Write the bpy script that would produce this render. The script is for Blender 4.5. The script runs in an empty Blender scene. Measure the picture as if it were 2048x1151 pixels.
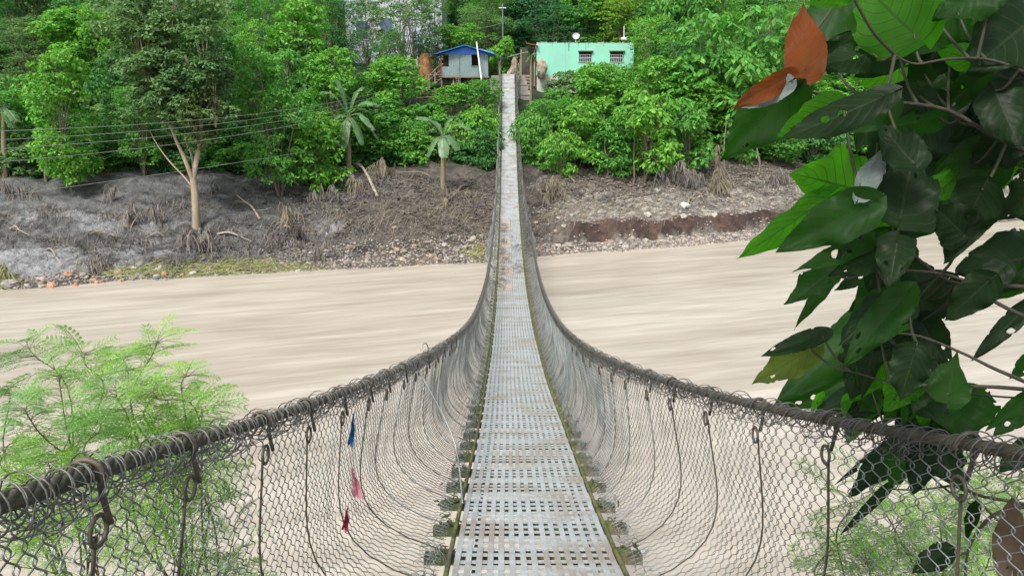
import bpy, math, random
import numpy as np
from mathutils import Vector, Matrix
rng = np.random.default_rng(7); random.seed(7)
R = math.radians; PI = math.pi
scene = bpy.context.scene; COL = scene.collection
# ---------------------------------------------------------------- camera
PITCH = R(15.0); FPX = 1500.0
cd = bpy.data.cameras.new('camera'); cam = bpy.data.objects.new('camera', cd); COL.objects.link(cam)
cd.sensor_width = 36; cd.lens = FPX/2048*36; cd.clip_start = .05; cd.clip_end = 2000
cam.location = (0, 0, 0); cam.rotation_euler = (PI/2-PITCH, 0, 0); scene.camera = cam
# ---------------------------------------------------------------- light
SUN_EL, SUN_AZ = R(53), R(-155)          # azimuth from +Y towards +X
w = bpy.data.worlds.new('World'); scene.world = w; w.use_nodes = True
nt = w.node_tree; nt.nodes.clear()
sk = nt.nodes.new('ShaderNodeTexSky'); sk.sky_type = 'NISHITA'; sk.sun_disc = False
sk.sun_elevation = SUN_EL; sk.sun_rotation = SUN_AZ; sk.air_density = 1.0; sk.dust_density = 4.0; sk.ozone_density = 1.0
hs = nt.nodes.new('ShaderNodeHueSaturation'); hs.inputs['Saturation'].default_value = .5; hs.inputs['Value'].default_value = 1.0
bg = nt.nodes.new('ShaderNodeBackground'); bg.inputs['Strength'].default_value = .15
ow = nt.nodes.new('ShaderNodeOutputWorld')
nt.links.new(sk.outputs[0], hs.inputs['Color']); nt.links.new(hs.outputs[0], bg.inputs[0]); nt.links.new(bg.outputs[0], ow.inputs[0])
sl = bpy.data.lights.new('sun', 'SUN'); sl.energy = 2.2; sl.angle = R(13); sl.color = (1, .975, .93)
so = bpy.data.objects.new('sun', sl); COL.objects.link(so)
sdir = Vector((math.sin(SUN_AZ)*math.cos(SUN_EL), math.cos(SUN_AZ)*math.cos(SUN_EL), math.sin(SUN_EL)))
so.rotation_euler = sdir.to_track_quat('Z', 'Y').to_euler()
so.location = (0, 0, 60)
vs = scene.view_settings; vs.view_transform = 'Standard'; vs.look = 'None'; vs.gamma = 1; vs.exposure = .55; vs.use_curve_mapping = False
scene.render.engine = 'CYCLES'
cy = scene.cycles; cy.max_bounces = 8; cy.transparent_max_bounces = 8; cy.diffuse_bounces = 4; cy.transmission_bounces = 4; cy.glossy_bounces = 3

# ---------------------------------------------------------------- helpers
C_, S_ = math.cos(PITCH), math.sin(PITCH)
def ray(u, v):
    a = (u-1024)/FPX; b = (575.5-v)/FPX
    return np.array([a, C_+b*S_, b*C_-S_])
def at_y(u, v, Y):                      # where a direction seen in the photograph meets a distance Y up the valley
    r = ray(u, v); return r*(Y/r[1])
def at_d(u, v, d): return ray(u, v)*d
def px(x, y, z):
    d = y*C_-z*S_; return 1024+FPX*x/d, 575.5-FPX*(y*S_+z*C_)/d
def mesh_np(name, V, Q=None, T=None, smooth=False, uv=None):
    me = bpy.data.meshes.new(name)
    V = np.ascontiguousarray(np.asarray(V, dtype=np.float32).reshape(-1, 3))
    li = []; ls = []; n = 0
    if Q is not None and len(Q):
        Q = np.asarray(Q, dtype=np.int32).reshape(-1, 4); li.append(Q.ravel()); ls.append(np.arange(len(Q))*4); n = len(Q)*4
    if T is not None and len(T):
        T = np.asarray(T, dtype=np.int32).reshape(-1, 3); li.append(T.ravel()); ls.append(n+np.arange(len(T))*3)
    li = np.concatenate(li); ls = np.concatenate(ls).astype(np.int32)
    me.vertices.add(len(V)); me.vertices.foreach_set('co', V.ravel())
    me.loops.add(len(li)); me.loops.foreach_set('vertex_index', li.astype(np.int32))
    me.polygons.add(len(ls)); me.polygons.foreach_set('loop_start', ls)
    me.polygons.foreach_set('use_smooth', np.full(len(ls), bool(smooth)))
    if uv is not None:
        l = me.uv_layers.new(name='UVMap'); l.data.foreach_set('uv', np.asarray(uv, dtype=np.float32)[li].ravel())
    me.update(calc_edges=True); me.validate()
    return me
def tag(o, label=None, cat=None, group=None, kind=None):
    if label: o['label'] = label
    if cat: o['category'] = cat
    if group: o['group'] = group
    if kind: o['kind'] = kind
    return o
def obj(name, me, mat=None, parent=None, loc=None):
    o = bpy.data.objects.new(name, me); COL.objects.link(o)
    if mat and me and not me.materials: me.materials.append(mat)
    if parent:
        o.parent = parent
        if loc is None: loc = [-c for c in parent.location] if not parent.parent else (0, 0, 0)
    if loc is not None: o.location = loc
    return o
def empty(name, loc, label=None, cat=None, group=None, rz=0):
    o = bpy.data.objects.new(name, None); COL.objects.link(o); o.location = loc; o.rotation_euler[2] = rz
    o.empty_display_size = .2
    return tag(o, label, cat, group)
def copy_tree(o, parent=None):
    c = o.copy(); COL.objects.link(c); c.parent = parent
    for ch in o.children: copy_tree(ch, c)
    return c
class MB:
    def __init__(s): s.V = []; s.Q = []; s.T = []; s.n = 0
    def add(s, V, Q=None, T=None):
        V = np.asarray(V, float).reshape(-1, 3)
        if Q is not None and len(Q): s.Q.append(np.asarray(Q).reshape(-1, 4)+s.n)
        if T is not None and len(T): s.T.append(np.asarray(T).reshape(-1, 3)+s.n)
        s.V.append(V); s.n += len(V); return s
    def mesh(s, name, smooth=False):
        return mesh_np(name, np.concatenate(s.V), np.concatenate(s.Q) if s.Q else None, np.concatenate(s.T) if s.T else None, smooth)
    def box(s, c, h, rot=None):
        P = np.array([[x, y, z] for z in (-1, 1) for y in (-1, 1) for x in (-1, 1)], float)*np.array(h)
        if rot is not None: P = P @ np.array(rot).T
        return s.add(P+np.array(c), [[0, 2, 3, 1], [4, 5, 7, 6], [0, 1, 5, 4], [2, 6, 7, 3], [0, 4, 6, 2], [1, 3, 7, 5]])
    def tube(s, P, r, k=6, cap=False):
        P = np.asarray(P, float)
        if P.ndim == 2: P = P[None]
        V, Q = tubes(P, r, k); s.add(V, Q)
        if cap:
            m = P.shape[1]
            for i in range(P.shape[0]):
                b = s.n-V.size//3+i*m*k
                for e in (0, (m-1)*k):
                    ring = [b+e+j for j in range(k)]
                    s.T.append(np.array([[ring[0], ring[j], ring[j+1]] for j in range(1, k-1)]))
        return s
def tubes(P, r, k=4):
    n, m, _ = P.shape
    t = np.gradient(P, axis=1); t /= np.linalg.norm(t, axis=2, keepdims=True)+1e-9
    ref = np.array([0.31, .95, 0.05]) if abs(t[..., 2]).mean() > .5 else np.array([.05, .1, 1.])
    a = np.cross(t, ref); a /= np.linalg.norm(a, axis=2, keepdims=True)+1e-9
    b = np.cross(t, a)
    r = np.broadcast_to(np.asarray(r, float), (n, m)) if np.ndim(r) != 1 else np.broadcast_to(np.asarray(r, float)[None, :] if len(r) == m else np.asarray(r)[:, None], (n, m))
    an = np.arange(k)*2*PI/k
    V = P[:, :, None, :]+r[:, :, None, None]*(np.cos(an)[None, None, :, None]*a[:, :, None, :]+np.sin(an)[None, None, :, None]*b[:, :, None, :])
    base = (np.arange(n)*m*k)[:, None, None]; i = np.arange(m-1)[None, :, None]; j = np.arange(k)[None, None, :]; j2 = (j+1) % k
    Q = np.stack([base+i*k+j, base+(i+1)*k+j, base+(i+1)*k+j2, base+i*k+j2], axis=-1)
    return V.reshape(-1, 3), Q.reshape(-1, 4)
def _h(ix, iy, seed):
    n = (ix*374761393+iy*668265263+seed*1442695041) & 0x7fffffff
    n = ((n ^ (n >> 13))*1274126177) & 0x7fffffff
    return ((n ^ (n >> 16)) & 0xffff)/65535.0
def vnoise(x, y, seed=0):
    x = np.asarray(x, float); y = np.asarray(y, float)
    ix = np.floor(x).astype(np.int64); iy = np.floor(y).astype(np.int64); fx = x-ix; fy = y-iy
    fx = fx*fx*(3-2*fx); fy = fy*fy*(3-2*fy)
    return (_h(ix, iy, seed)*(1-fx)+_h(ix+1, iy, seed)*fx)*(1-fy)+(_h(ix, iy+1, seed)*(1-fx)+_h(ix+1, iy+1, seed)*fx)*fy
def fbm(x, y, seed=0, o=4):
    s = 0; a = .5
    for i in range(o): s = s+a*(vnoise(x, y, seed+i*17)-.5); x = x*2.03; y = y*2.03; a *= .5
    return s*2
def bez(pts, n=16):                    # smooth polyline through points
    P = np.asarray(pts, float); t = np.linspace(0, len(P)-1, n); out = []
    for q in t:
        i = min(int(q), len(P)-2); f = q-i
        p0 = P[max(i-1, 0)]; p1 = P[i]; p2 = P[i+1]; p3 = P[min(i+2, len(P)-1)]
        out.append(.5*((2*p1)+(-p0+p2)*f+(2*p0-5*p1+4*p2-p3)*f*f+(-p0+3*p1-3*p2+p3)*f**3))
    return np.array(out)
def quads(C, A, B):                     # leaf rhombi: centre, half length axis, half width axis
    V = np.stack([C-A, C+B-A*.1, C+A, C-B-A*.1], axis=1); n = len(C)
    return V.reshape(-1, 3), np.arange(n*4).reshape(-1, 4)
def unit(v): return v/(np.linalg.norm(v, axis=-1, keepdims=True)+1e-9)
# ---------------------------------------------------------------- materials
def mat(name, col=(.5, .5, .5), rough=.6, metal=0, var=None, scale=5, bump=0, bscale=40, coord='Object', stretch=None, spec=.5, detail=6, trans=None, island=0, objcol=False, var2=None, scale2=1.2, pos=None):
    m = bpy.data.materials.new(name); m.use_nodes = True; n = m.node_tree.nodes; L = m.node_tree.links; n.clear()
    out = n.new('ShaderNodeOutputMaterial'); p = n.new('ShaderNodeBsdfPrincipled'); L.new(p.outputs[0], out.inputs[0])
    p.inputs['Roughness'].default_value = rough; p.inputs['Metallic'].default_value = metal; p.inputs['Specular IOR Level'].default_value = spec
    tc = n.new('ShaderNodeTexCoord'); mp = n.new('ShaderNodeMapping'); L.new(tc.outputs[coord], mp.inputs[0])
    if stretch: mp.inputs['Scale'].default_value = stretch
    def mixc(f, a, b, mode='MIX'):
        x = n.new('ShaderNodeMix'); x.data_type = 'RGBA'; x.blend_type = mode
        for s, q in ((0, f), (6, a), (7, b)):
            if hasattr(q, 'is_output') or hasattr(q, 'links'): L.new(q, x.inputs[s])
            else: x.inputs[s].default_value = q if s == 0 else (*q, 1)
        return x.outputs[2]
    c = None
    if objcol:
        oi = n.new('ShaderNodeObjectInfo'); c = oi.outputs['Color']
        if col != (1, 1, 1): c = mixc(1.0, c, col, 'MULTIPLY')
    def noise(s, d=6, r=.6):
        x = n.new('ShaderNodeTexNoise'); x.inputs['Scale'].default_value = s; x.inputs['Detail'].default_value = d; x.inputs['Roughness'].default_value = r
        L.new(mp.outputs[0], x.inputs['Vector']); return x.outputs[0]
    def ramp(s, lo, hi):
        x = n.new('ShaderNodeMapRange'); x.inputs[1].default_value = lo; x.inputs[2].default_value = hi; L.new(s, x.inputs[0]); return x.outputs[0]
    base = c if c is not None else col
    if var:
        f = ramp(noise(scale, detail), .35, .65)
        if objcol: base = mixc(f, base, mixc(1.0, base, var, 'MULTIPLY'))
        else: base = mixc(f, base, var)
    if var2:
        f = ramp(noise(scale2, 5), .48, .62); base = mixc(f, base, var2)
    if island:
        g = n.new('ShaderNodeNewGeometry'); f = ramp(g.outputs['Random Per Island'], 0, 1)
        h = n.new('ShaderNodeHueSaturation'); mm = n.new('ShaderNodeMapRange'); mm.inputs[3].default_value = 1-island; mm.inputs[4].default_value = 1+island
        L.new(f, mm.inputs[0]); L.new(mm.outputs[0], h.inputs['Value'])
        m2 = n.new('ShaderNodeMapRange'); m2.inputs[3].default_value = .5-island*.06; m2.inputs[4].default_value = .5+island*.04
        k = n.new('ShaderNodeMath'); k.operation = 'FRACT'; k2 = n.new('ShaderNodeMath'); k2.operation = 'MULTIPLY'; k2.inputs[1].default_value = 7.31
        L.new(f, k2.inputs[0]); L.new(k2.outputs[0], k.inputs[0]); L.new(k.outputs[0], m2.inputs[0]); L.new(m2.outputs[0], h.inputs['Hue'])
        if hasattr(base, 'links'): L.new(base, h.inputs['Color'])
        else: h.inputs['Color'].default_value = (*base, 1)
        base = h.outputs[0]
    if hasattr(base, 'links'): L.new(base, p.inputs['Base Color'])
    else: p.inputs['Base Color'].default_value = (*base, 1)
    if bump:
        b = n.new('ShaderNodeBump'); b.inputs['Strength'].default_value = bump; b.inputs['Distance'].default_value = .02
        L.new(noise(bscale, 8), b.inputs['Height']); L.new(b.outputs[0], p.inputs['Normal'])
    if trans:
        t = n.new('ShaderNodeBsdfTranslucent'); ms = n.new('ShaderNodeMixShader'); ms.inputs[0].default_value = trans[0]
        tb = mixc(1.0, base, trans[1], 'MULTIPLY'); L.new(tb, t.inputs[0])
        L.new(p.outputs[0], ms.inputs[1]); L.new(t.outputs[0], ms.inputs[2]); L.new(ms.outputs[0], out.inputs[0])
    m['n'] = 1
    return m
M = {}
M['leaf'] = mat('foliage_leaf', (1, 1, 1), .6, var=(.66, .78, .8), scale=.5, detail=3, island=.42, objcol=True, trans=(.36, (1.45, 1.75, .7)), spec=.3)
M['bark'] = mat('bark', (.13, .105, .075), .9, var=(.22, .195, .15), scale=4, bump=.6, bscale=14)
M['pale_bark'] = mat('pale_bark', (.40, .33, .22), .85, var=(.27, .21, .15), scale=2.2, stretch=(1, 1, .35), bump=.5, bscale=12)
M['galv'] = mat('galvanised_steel', (.57, .605, .61), .48, metal=.3, var=(.42, .45, .45), scale=7, bump=.2, bscale=60, island=.22, var2=(.40, .35, .28), scale2=2.0)
M['wire'] = mat('mesh_wire', (.38, .41, .40), .36, metal=.5, var=(.15, .165, .145), scale=4)
M['lacing'] = mat('lacing_wire', (.10, .10, .09), .45, metal=.4, var=(.2, .2, .19), scale=20)
M['cable'] = mat('handrail_cable', (.075, .07, .055), .75, metal=.2, var=(.13, .12, .08), scale=14, bump=.5, bscale=90)
M['dark_steel'] = mat('dark_steel', (.075, .075, .07), .6, metal=.4, var=(.15, .12, .08), scale=12, bump=.3)
M['moss_steel'] = mat('mossy_steel', (.05, .05, .04), .85, var=(.16, .21, .05), scale=7, bump=.7, bscale=50, var2=(.20, .16, .09), scale2=9)
M['concrete'] = mat('concrete', (.36, .34, .31), .9, var=(.22, .21, .18), scale=1.5, bump=.5, bscale=12)
M['wood'] = mat('weathered_wood', (.24, .18, .12), .85, var=(.33, .28, .21), scale=3, stretch=(1, 1, .3), bump=.5, bscale=20)
M['drift'] = mat('bleached_driftwood', (.42, .36, .28), .85, var=(.28, .23, .18), scale=4, bump=.5, bscale=16)
M['straw'] = mat('dry_straw', (.24, .21, .14), .85, island=.5, var=(.16, .14, .10), scale=1.2, trans=(.15, (1, 1, .9)))
M['greystraw'] = mat('muddy_straw', (.18, .165, .14), .9, island=.5, var=(.11, .10, .088), scale=1.2)
M['greengrass'] = mat('flattened_grass', (.19, .22, .07), .8, island=.4, var=(.28, .27, .12), scale=1.5, trans=(.2, (1, 1.1, .5)))
M['grass'] = mat('slope_grass', (.07, .14, .03), .8, island=.4, var=(.12, .16, .05), scale=1, trans=(.3, (1.2, 1.5, .5)))
M['stone'] = mat('river_stone', (1, 1, 1), .75, objcol=True, var=(.7, .68, .62), scale=3, bump=.4, bscale=14)
M['stones'] = mat('shingle', (.33, .30, .26), .8, island=.5, var=(.24, .2, .17), scale=.8, bump=.3)
M['banana'] = mat('banana_leaf', (.10, .22, .085), .42, island=.15, var=(.17, .27, .13), scale=2, trans=(.3, (1.2, 1.4, .6)))
M['banana_stem'] = mat('banana_stem', (.27, .22, .13), .8, var=(.17, .13, .09), scale=2, stretch=(3, 3, .5), bump=.4)
M['blue'] = mat('blue_roof_sheet', (.03, .18, .72), .45, var=(.05, .26, .8), scale=1.5, bump=.1)
M['sheet'] = mat('grey_green_sheet', (.19, .27, .27), .5, metal=.1, var=(.24, .32, .31), scale=1.2)
M['mint'] = mat('mint_paint', (.24, .62, .44), .8, var=(.27, .66, .49), scale=.7, bump=.15, bscale=8, var2=(.25, .56, .43), scale2=.35)
M['dark'] = mat('dark_interior', (.018, .02, .022), .6)
M['white'] = mat('white_paint', (.72, .74, .74), .5)
M['red'] = mat('red_sheet', (.42, .05, .05), .6)
M['thatch'] = mat('orange_straw', (.42, .19, .07), .9, var=(.25, .15, .08), scale=2, bump=.8, bscale=18)
M['palewall'] = mat('pale_wall', (.50, .52, .56), .8, var=(.42, .44, .48), scale=.6)
M['power'] = mat('power_line', (.22, .25, .22), .7)
M['tarp'] = mat('blue_tarp', (.10, .17, .26), .5, var=(.2, .26, .33), scale=2)
M['sack'] = mat('beige_tarp', (.42, .37, .29), .8, var=(.28, .22, .16), scale=3, bump=.5)
M['clothb'] = mat('blue_cloth', (.05, .22, .48), .8, bump=.3, trans=(.3, (1, 1, 1)))
M['clothp'] = mat('pink_cloth', (.72, .33, .38), .8, bump=.3, trans=(.3, (1, 1, 1)))
M['clothr'] = mat('red_cloth', (.45, .05, .09), .8, bump=.3, trans=(.3, (1, 1, 1)))
M['moss'] = mat('moss', (.05, .075, .02), .95, island=.4)
M['feather'] = mat('feathery_leaf', (.16, .36, .12), .6, island=.3, var=(.30, .52, .08), scale=1.1, trans=(.42, (1.3, 1.5, .8)))
M['twig'] = mat('green_twig', (.16, .17, .08), .7, var=(.13, .11, .07), scale=5)
M['darkbark'] = mat('dark_twig_bark', (.045, .038, .028), .85, var=(.08, .065, .045), scale=9, bump=.5)
M['petiole'] = mat('petiole', (.05, .05, .025), .7)
M['rust'] = mat('rusty_sheet', (.33, .27, .21), .75, var=(.42, .38, .33), scale=3, bump=.3)
def water_mat():
    m = bpy.data.materials.new('muddy_water'); m.use_nodes = True; n = m.node_tree.nodes; L = m.node_tree.links
    p = n['Principled BSDF']; p.inputs['Roughness'].default_value = .27; p.inputs['IOR'].default_value = 1.33
    tc = n.new('ShaderNodeTexCoord'); r = n.new('ShaderNodeMapping'); r.inputs['Rotation'].default_value = (0, 0, R(-17)); L.new(tc.outputs['Object'], r.inputs[0])
    def no(sx, sy, sc, d):
        mp = n.new('ShaderNodeMapping'); mp.inputs['Scale'].default_value = (sx, sy, 1); L.new(r.outputs[0], mp.inputs[0])
        x = n.new('ShaderNodeTexNoise'); x.inputs['Scale'].default_value = sc; x.inputs['Detail'].default_value = d; x.inputs['Roughness'].default_value = .55
        x.inputs['Distortion'].default_value = .25
        L.new(mp.outputs[0], x.inputs[0]); return x.outputs[0]
    a = no(.24, 1.2, .5, 3); b = no(.16, 1.2, 1.6, 2); c = no(.05, .35, .5, 3)
    cr = n.new('ShaderNodeValToRGB'); e = cr.color_ramp.elements
    e[0].position = .36; e[0].color = (.325, .28, .22, 1); e[1].position = .68; e[1].color = (.53, .48, .405, 1)
    ad = n.new('ShaderNodeMath'); ad.operation = 'MULTIPLY_ADD'; ad.inputs[1].default_value = .34; L.new(b, ad.inputs[0])
    ad2 = n.new('ShaderNodeMath'); ad2.operation = 'MULTIPLY_ADD'; ad2.inputs[1].default_value = .35; L.new(c, ad2.inputs[0]); 
    sc = n.new('ShaderNodeMath'); sc.operation = 'MULTIPLY'; sc.inputs[1].default_value = .36; L.new(a, sc.inputs[0])
    L.new(sc.outputs[0], ad.inputs[2]); L.new(ad.outputs[0], ad2.inputs[2]); L.new(ad2.outputs[0], cr.inputs[0]); L.new(cr.outputs[0], p.inputs['Base Color'])
    bp = n.new('ShaderNodeBump'); bp.inputs['Strength'].default_value = .22; bp.inputs['Distance'].default_value = .22
    s2 = n.new('ShaderNodeMath'); s2.operation = 'ADD'; L.new(a, s2.inputs[0]); L.new(b, s2.inputs[1])
    L.new(s2.outputs[0], bp.inputs['Height']); L.new(bp.outputs[0], p.inputs['Normal'])
    return m
M['water'] = water_mat()
def ground_mat():
    m = bpy.data.materials.new('bank_earth'); m.use_nodes = True; n = m.node_tree.nodes; L = m.node_tree.links
    p = n['Principled BSDF']
    at = n.new('ShaderNodeAttribute'); at.attribute_name = 'soil'
    tc = n.new('ShaderNodeTexCoord')
    def no(sc, d, rr=.6):
        x = n.new('ShaderNodeTexNoise'); x.inputs['Scale'].default_value = sc; x.inputs['Detail'].default_value = d; x.inputs['Roughness'].default_value = rr; L.new(tc.outputs['Object'], x.inputs[0]); return x.outputs[0]
    f = n.new('ShaderNodeMapRange'); f.inputs[1].default_value = .36; f.inputs[2].default_value = .66; f.inputs[3].default_value = .55; f.inputs[4].default_value = 1.4; L.new(no(2.6, 8, .68), f.inputs[0])
    v = n.new('ShaderNodeVectorMath'); v.operation = 'SCALE'; L.new(at.outputs['Color'], v.inputs[0]); L.new(f.outputs[0], v.inputs['Scale'])
    L.new(v.outputs[0], p.inputs['Base Color'])
    rr = n.new('ShaderNodeMapRange'); rr.inputs[3].default_value = .38; rr.inputs[4].default_value = .95; L.new(at.outputs['Alpha'], rr.inputs[0]); L.new(rr.outputs[0], p.inputs['Roughness'])
    b = n.new('ShaderNodeBump'); b.inputs['Strength'].default_value = 1.; b.inputs['Distance'].default_value = .22; L.new(no(3.5, 9, .7), b.inputs['Height']); L.new(b.outputs[0], p.inputs['Normal'])
    return m
M['ground'] = ground_mat()
# ---------------------------------------------------------------- terrain
WZ = -9.5
SHX = np.array([-300, -60, -24.8, -12.4, -1.5, 2.2, 15.2, 37, 90, 300.]); SHY = np.array([-40, 22, 35, 38.4, 40.9, 42.4, 47.2, 54.6, 72, 140.])
def shore(x): return np.interp(x, SHX, SHY)+.35*fbm(np.asarray(x, float)*.45, 3.3, 5, 3)
def sstep(a, b, x): t = np.clip((x-a)/(b-a), 0, 1); return t*t*(3-2*t)
sL = [-40, -3, 0, .5, 1.2, 2.2, 4, 8, 12, 16, 20, 26, 28, 34, 50, 90, 160, 400, 1200]
zL = [-14, -10.4, -9.52, -9.3, -9.1, -8.75, -8.25, -7.0, -5.7, -5.2, -4.2, -.9, -.3, .6, 3.5, 15, 34, 80, 160]
sR = [-40, -3, 0, .8, 1.35, 1.6, 4, 7, 9, 10.5, 12, 16, 20, 26, 28, 34, 50, 90, 160, 400, 1200]
zR = [-14, -10.4, -9.52, -9.3, -9.15, -8.05, -7.6, -7.1, -6.6, -5.9, -5.6, -5.2, -4.2, -.9, -.3, .6, 3.5, 15, 34, 80, 160]
yN = [-300, -60, -6, -1.5, .0, 1, 3, 5, 8, 11, 16, 23]; zN = [6, 1, -1.4, -1.75, -2.0, -3.2, -5.1, -6.8, -9.3, -10.6, -12, -13.5]
def height(x, y):
    x = np.asarray(x, float); y = np.asarray(y, float)
    s = (y-shore(x))*.95
    wr = sstep(2.2, 3.6, x+.5*fbm(y*.8, x*.1, 8))*(1-sstep(19, 24, x))
    s2 = s+.5*fbm(x*.55, y*.1, 11, 3)*sstep(.4, 1, s)*sstep(4, 2, s)
    far = np.interp(s, sL, zL)*(1-wr)+np.interp(s2, sR, zR)*wr
    amp = sstep(0, 2, s)
    far = far+amp*(.5*fbm(x*.16, y*.16, 21, 3)*sstep(2, 6, s)+(.42-.2*sstep(-9, -13, x))*fbm(x*.55, y*.6, 31, 4)+.26*fbm(x*1.7, y*2.3, 41, 3))
    r1 = np.abs(fbm(x*.5+y*.15, y*1.1, 51, 3)); far = far-.22*sstep(.12, 0, r1)*sstep(1.6, 3, s)*sstep(14, 10, s)
    far = far+.07*np.floor(3*vnoise(x*.35, y*1.3, 77))*sstep(1.5, 3, s)*sstep(12, 8, s)*(1-wr)
    near = np.interp(y, yN, zN)+.3*fbm(x*.5, y*.5, 61, 4)*sstep(2, 4, np.abs(x)+y*.2)
    return np.where(y < 22, near, far)
def gz(x, y): return float(height(np.array([x]), np.array([y]))[0])
def grid_mesh(xs, ys):
    X, Y = np.meshgrid(xs, ys, indexing='xy'); V = np.stack([X, Y, height(X, Y)], axis=-1).reshape(-1, 3)
    nx, ny = len(xs), len(ys); i = np.arange(nx-1)[None, :]; j = np.arange(ny-1)[:, None]
    a = j*nx+i; Q = np.stack([a, a+1, a+nx+1, a+nx], axis=-1).reshape(-1, 4)
    return V, Q
xs = np.concatenate([np.linspace(-900, -45, 22)[:-1], np.arange(-45, 55, .23), np.linspace(55, 900, 24)])
ys = np.concatenate([np.linspace(-120, -6, 10)[:-1], np.arange(-6, 30, 1.2), np.arange(30, 62, .22), np.arange(62, 110, 2.), np.linspace(110, 1300, 24)])
V, Q = grid_mesh(xs, ys)
me = mesh_np('ground', V, Q, smooth=True)
x, y, z = V.T; s = (y-shore(x))*.95
def cm(a, b, t): return a[None]*(1-t[:, None])+b[None]*t[:, None]
grey = np.array([.13, .132, .128]); brown = np.array([.115, .098, .08]); sand = np.array([.30, .275, .235]); red = np.array([.095, .062, .048]); leafy = np.array([.03, .045, .018]); dk = np.array([.14, .12, .095])
n1 = fbm(x*.3, y*.4, 91, 4); n2 = fbm(x*1.1, y*1.6, 95, 4)
col = cm(grey, brown, sstep(-14, -7, x+5*n1))
col = col*(1-.0)+(cm(sand, dk, sstep(6, 9.5, s+2*n1))-col)*sstep(2, 4.5, x+1.5*n1)[:, None]
wr = sstep(2.6, 4, x)*(1-sstep(19, 24, x))
band = sstep(1.25, 1.35, s+.0)*sstep(2.3, 1.75, s+.5*fbm(x*.55, y*.1, 11, 3))*wr
col = col*(1-band[:, None])+red[None]*band[:, None]
toe = sstep(1.4, .3, s)*(s > -3); col = col+(np.array([.22, .185, .15])-col)*toe[:, None]*.7
n3 = fbm(x*.7, y*2.2, 195, 4); col = col*(1+.55*n2[:, None])*(1-.5*sstep(.05, .25, n3)[:, None])
lf = sstep(12.5, 14, s+2.0*n1); col = col+(leafy-col)*lf[:, None]
nb = (y < 22); col[nb] = np.array([.09, .085, .05])
pale = sstep(.0, .16, fbm(x*.28+7, y*.5, 301, 3)+.35*sstep(6, 2, s)-.16)*sstep(-7, -11, x)*sstep(.8, 1.6, s)*sstep(10, 7, s); col = col*(1-pale[:, None])+np.array([.25, .255, .258])[None]*(1+.25*n2[:, None])*pale[:, None]
wet = np.clip(1-sstep(-9, -4, -x*1.0+0*x)*.0-(sstep(-6, -13, x)*(.55+n1)), 0, 1)
wet = np.where(s > 13, 1, wet)
at = me.color_attributes.new('soil', 'FLOAT_COLOR', 'POINT')
at.data.foreach_set('color', np.concatenate([np.clip(col, .01, 1), wet[:, None]], axis=1).astype(np.float32).ravel())
tag(obj('ground', me, M['ground']), kind='structure')
# water
xw = np.concatenate([np.linspace(-400, -40, 12)[:-1], np.arange(-40, 50, .42), np.linspace(50, 400, 12)]); yw = np.concatenate([np.arange(-60, 10, 7.), np.arange(10, 56, .25), np.linspace(56, 150, 8)])
X, Y = np.meshgrid(xw, yw); ca, sa = math.cos(R(17)), math.sin(R(17)); U = X*ca+Y*sa; W = -X*sa+Y*ca
Z = WZ+.10*fbm(U*.14, W*.45, 3, 2)+.04*fbm(U*.3+5, W*1.1, 9, 2)
nx, ny = len(xw), len(yw); a = (np.arange(ny-1)[:, None]*nx+np.arange(nx-1)[None, :])
tag(obj('river_water', mesh_np('river_water', np.stack([X, Y, Z], -1), np.stack([a, a+1, a+nx+1, a+nx], -1), smooth=True), M['water']), kind='structure')

# ---------------------------------------------------------------- footbridge
cf = [2.00467280e-05, 4.03069552e-03, -3.28018298e-01, -1.59268642e+00]
cf[2] = -.3255
def zd(y): return np.polyval(cf, y)
def xc(y): return .178-.0072*y+.012*np.sin(y*.9)*np.exp(-y/15)
def hr(y): return 1.12+.25*np.exp(-np.asarray(y, float)/2.)
def zr(y): return zd(y)+hr(y)
# rail plan positions solved from the photograph
QL = [(0, 1010), (130, 957), (300, 905), (500, 848), (650, 797), (760, 755), (850, 712), (910, 675), (945, 640), (961, 600), (974.5, 552), (982.7, 506), (990, 430), (996, 326), (999, 200)]
QR = [(2048, 905), (1900, 880), (1750, 858), (1600, 830), (1500, 808), (1400, 783), (1300, 752), (1200, 713), (1150, 680), (1120, 650), (1103, 620), (1078, 552), (1069, 506), (1056, 430), (1042, 326), (1034, 200)]
def solve(Qp):
    yy = np.linspace(.2, 68, 14000); zz = zr(yy); dd = yy*C_-zz*S_; vv = 575.5-FPX*(yy*S_+zz*C_)/dd
    o = []
    for u, v in Qp:
        i = np.argmin(abs(vv-v)); o.append((yy[i], (u-1024)/FPX*dd[i]))
    return np.array(o)
RL, RR = solve(QL), solve(QR)
print('railL', RL.round(2).tolist()); print('railR', RR.round(2).tolist())
def smooth_interp(Pp):
    yy = np.linspace(-3, 70, 1400)
    P = Pp[np.argsort(Pp[:, 0])]
    s0 = (P[2, 1]-P[0, 1])/(P[2, 0]-P[0, 0])
    v = np.where(yy < P[0, 0], P[0, 1]+.5*s0*(yy-P[0, 0]), np.interp(yy, P[:, 0], P[:, 1]))
    out = v.copy()
    for it in range(3):
        for i in range(len(yy)):
            k = int(2+min(40, max(0, yy[i])*2.2)); k = min(k, i, len(yy)-1-i)
            out[i] = v[i-k:i+k+1].mean()
        v = out.copy()
    return yy, v
SL, SR = smooth_interp(RL), smooth_interp(RR)
def xr(side, y):
    S = SL if side < 0 else SR; return np.interp(y, S[0], S[1])
Y0, Y1 = -1.2, 67.7
W2 = .5
root = empty('suspension_footbridge', (xc(0), -1.0, -1.7), 'long sagging wire-mesh footbridge with a grey steel strip deck spanning the muddy river', 'footbridge')
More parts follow.
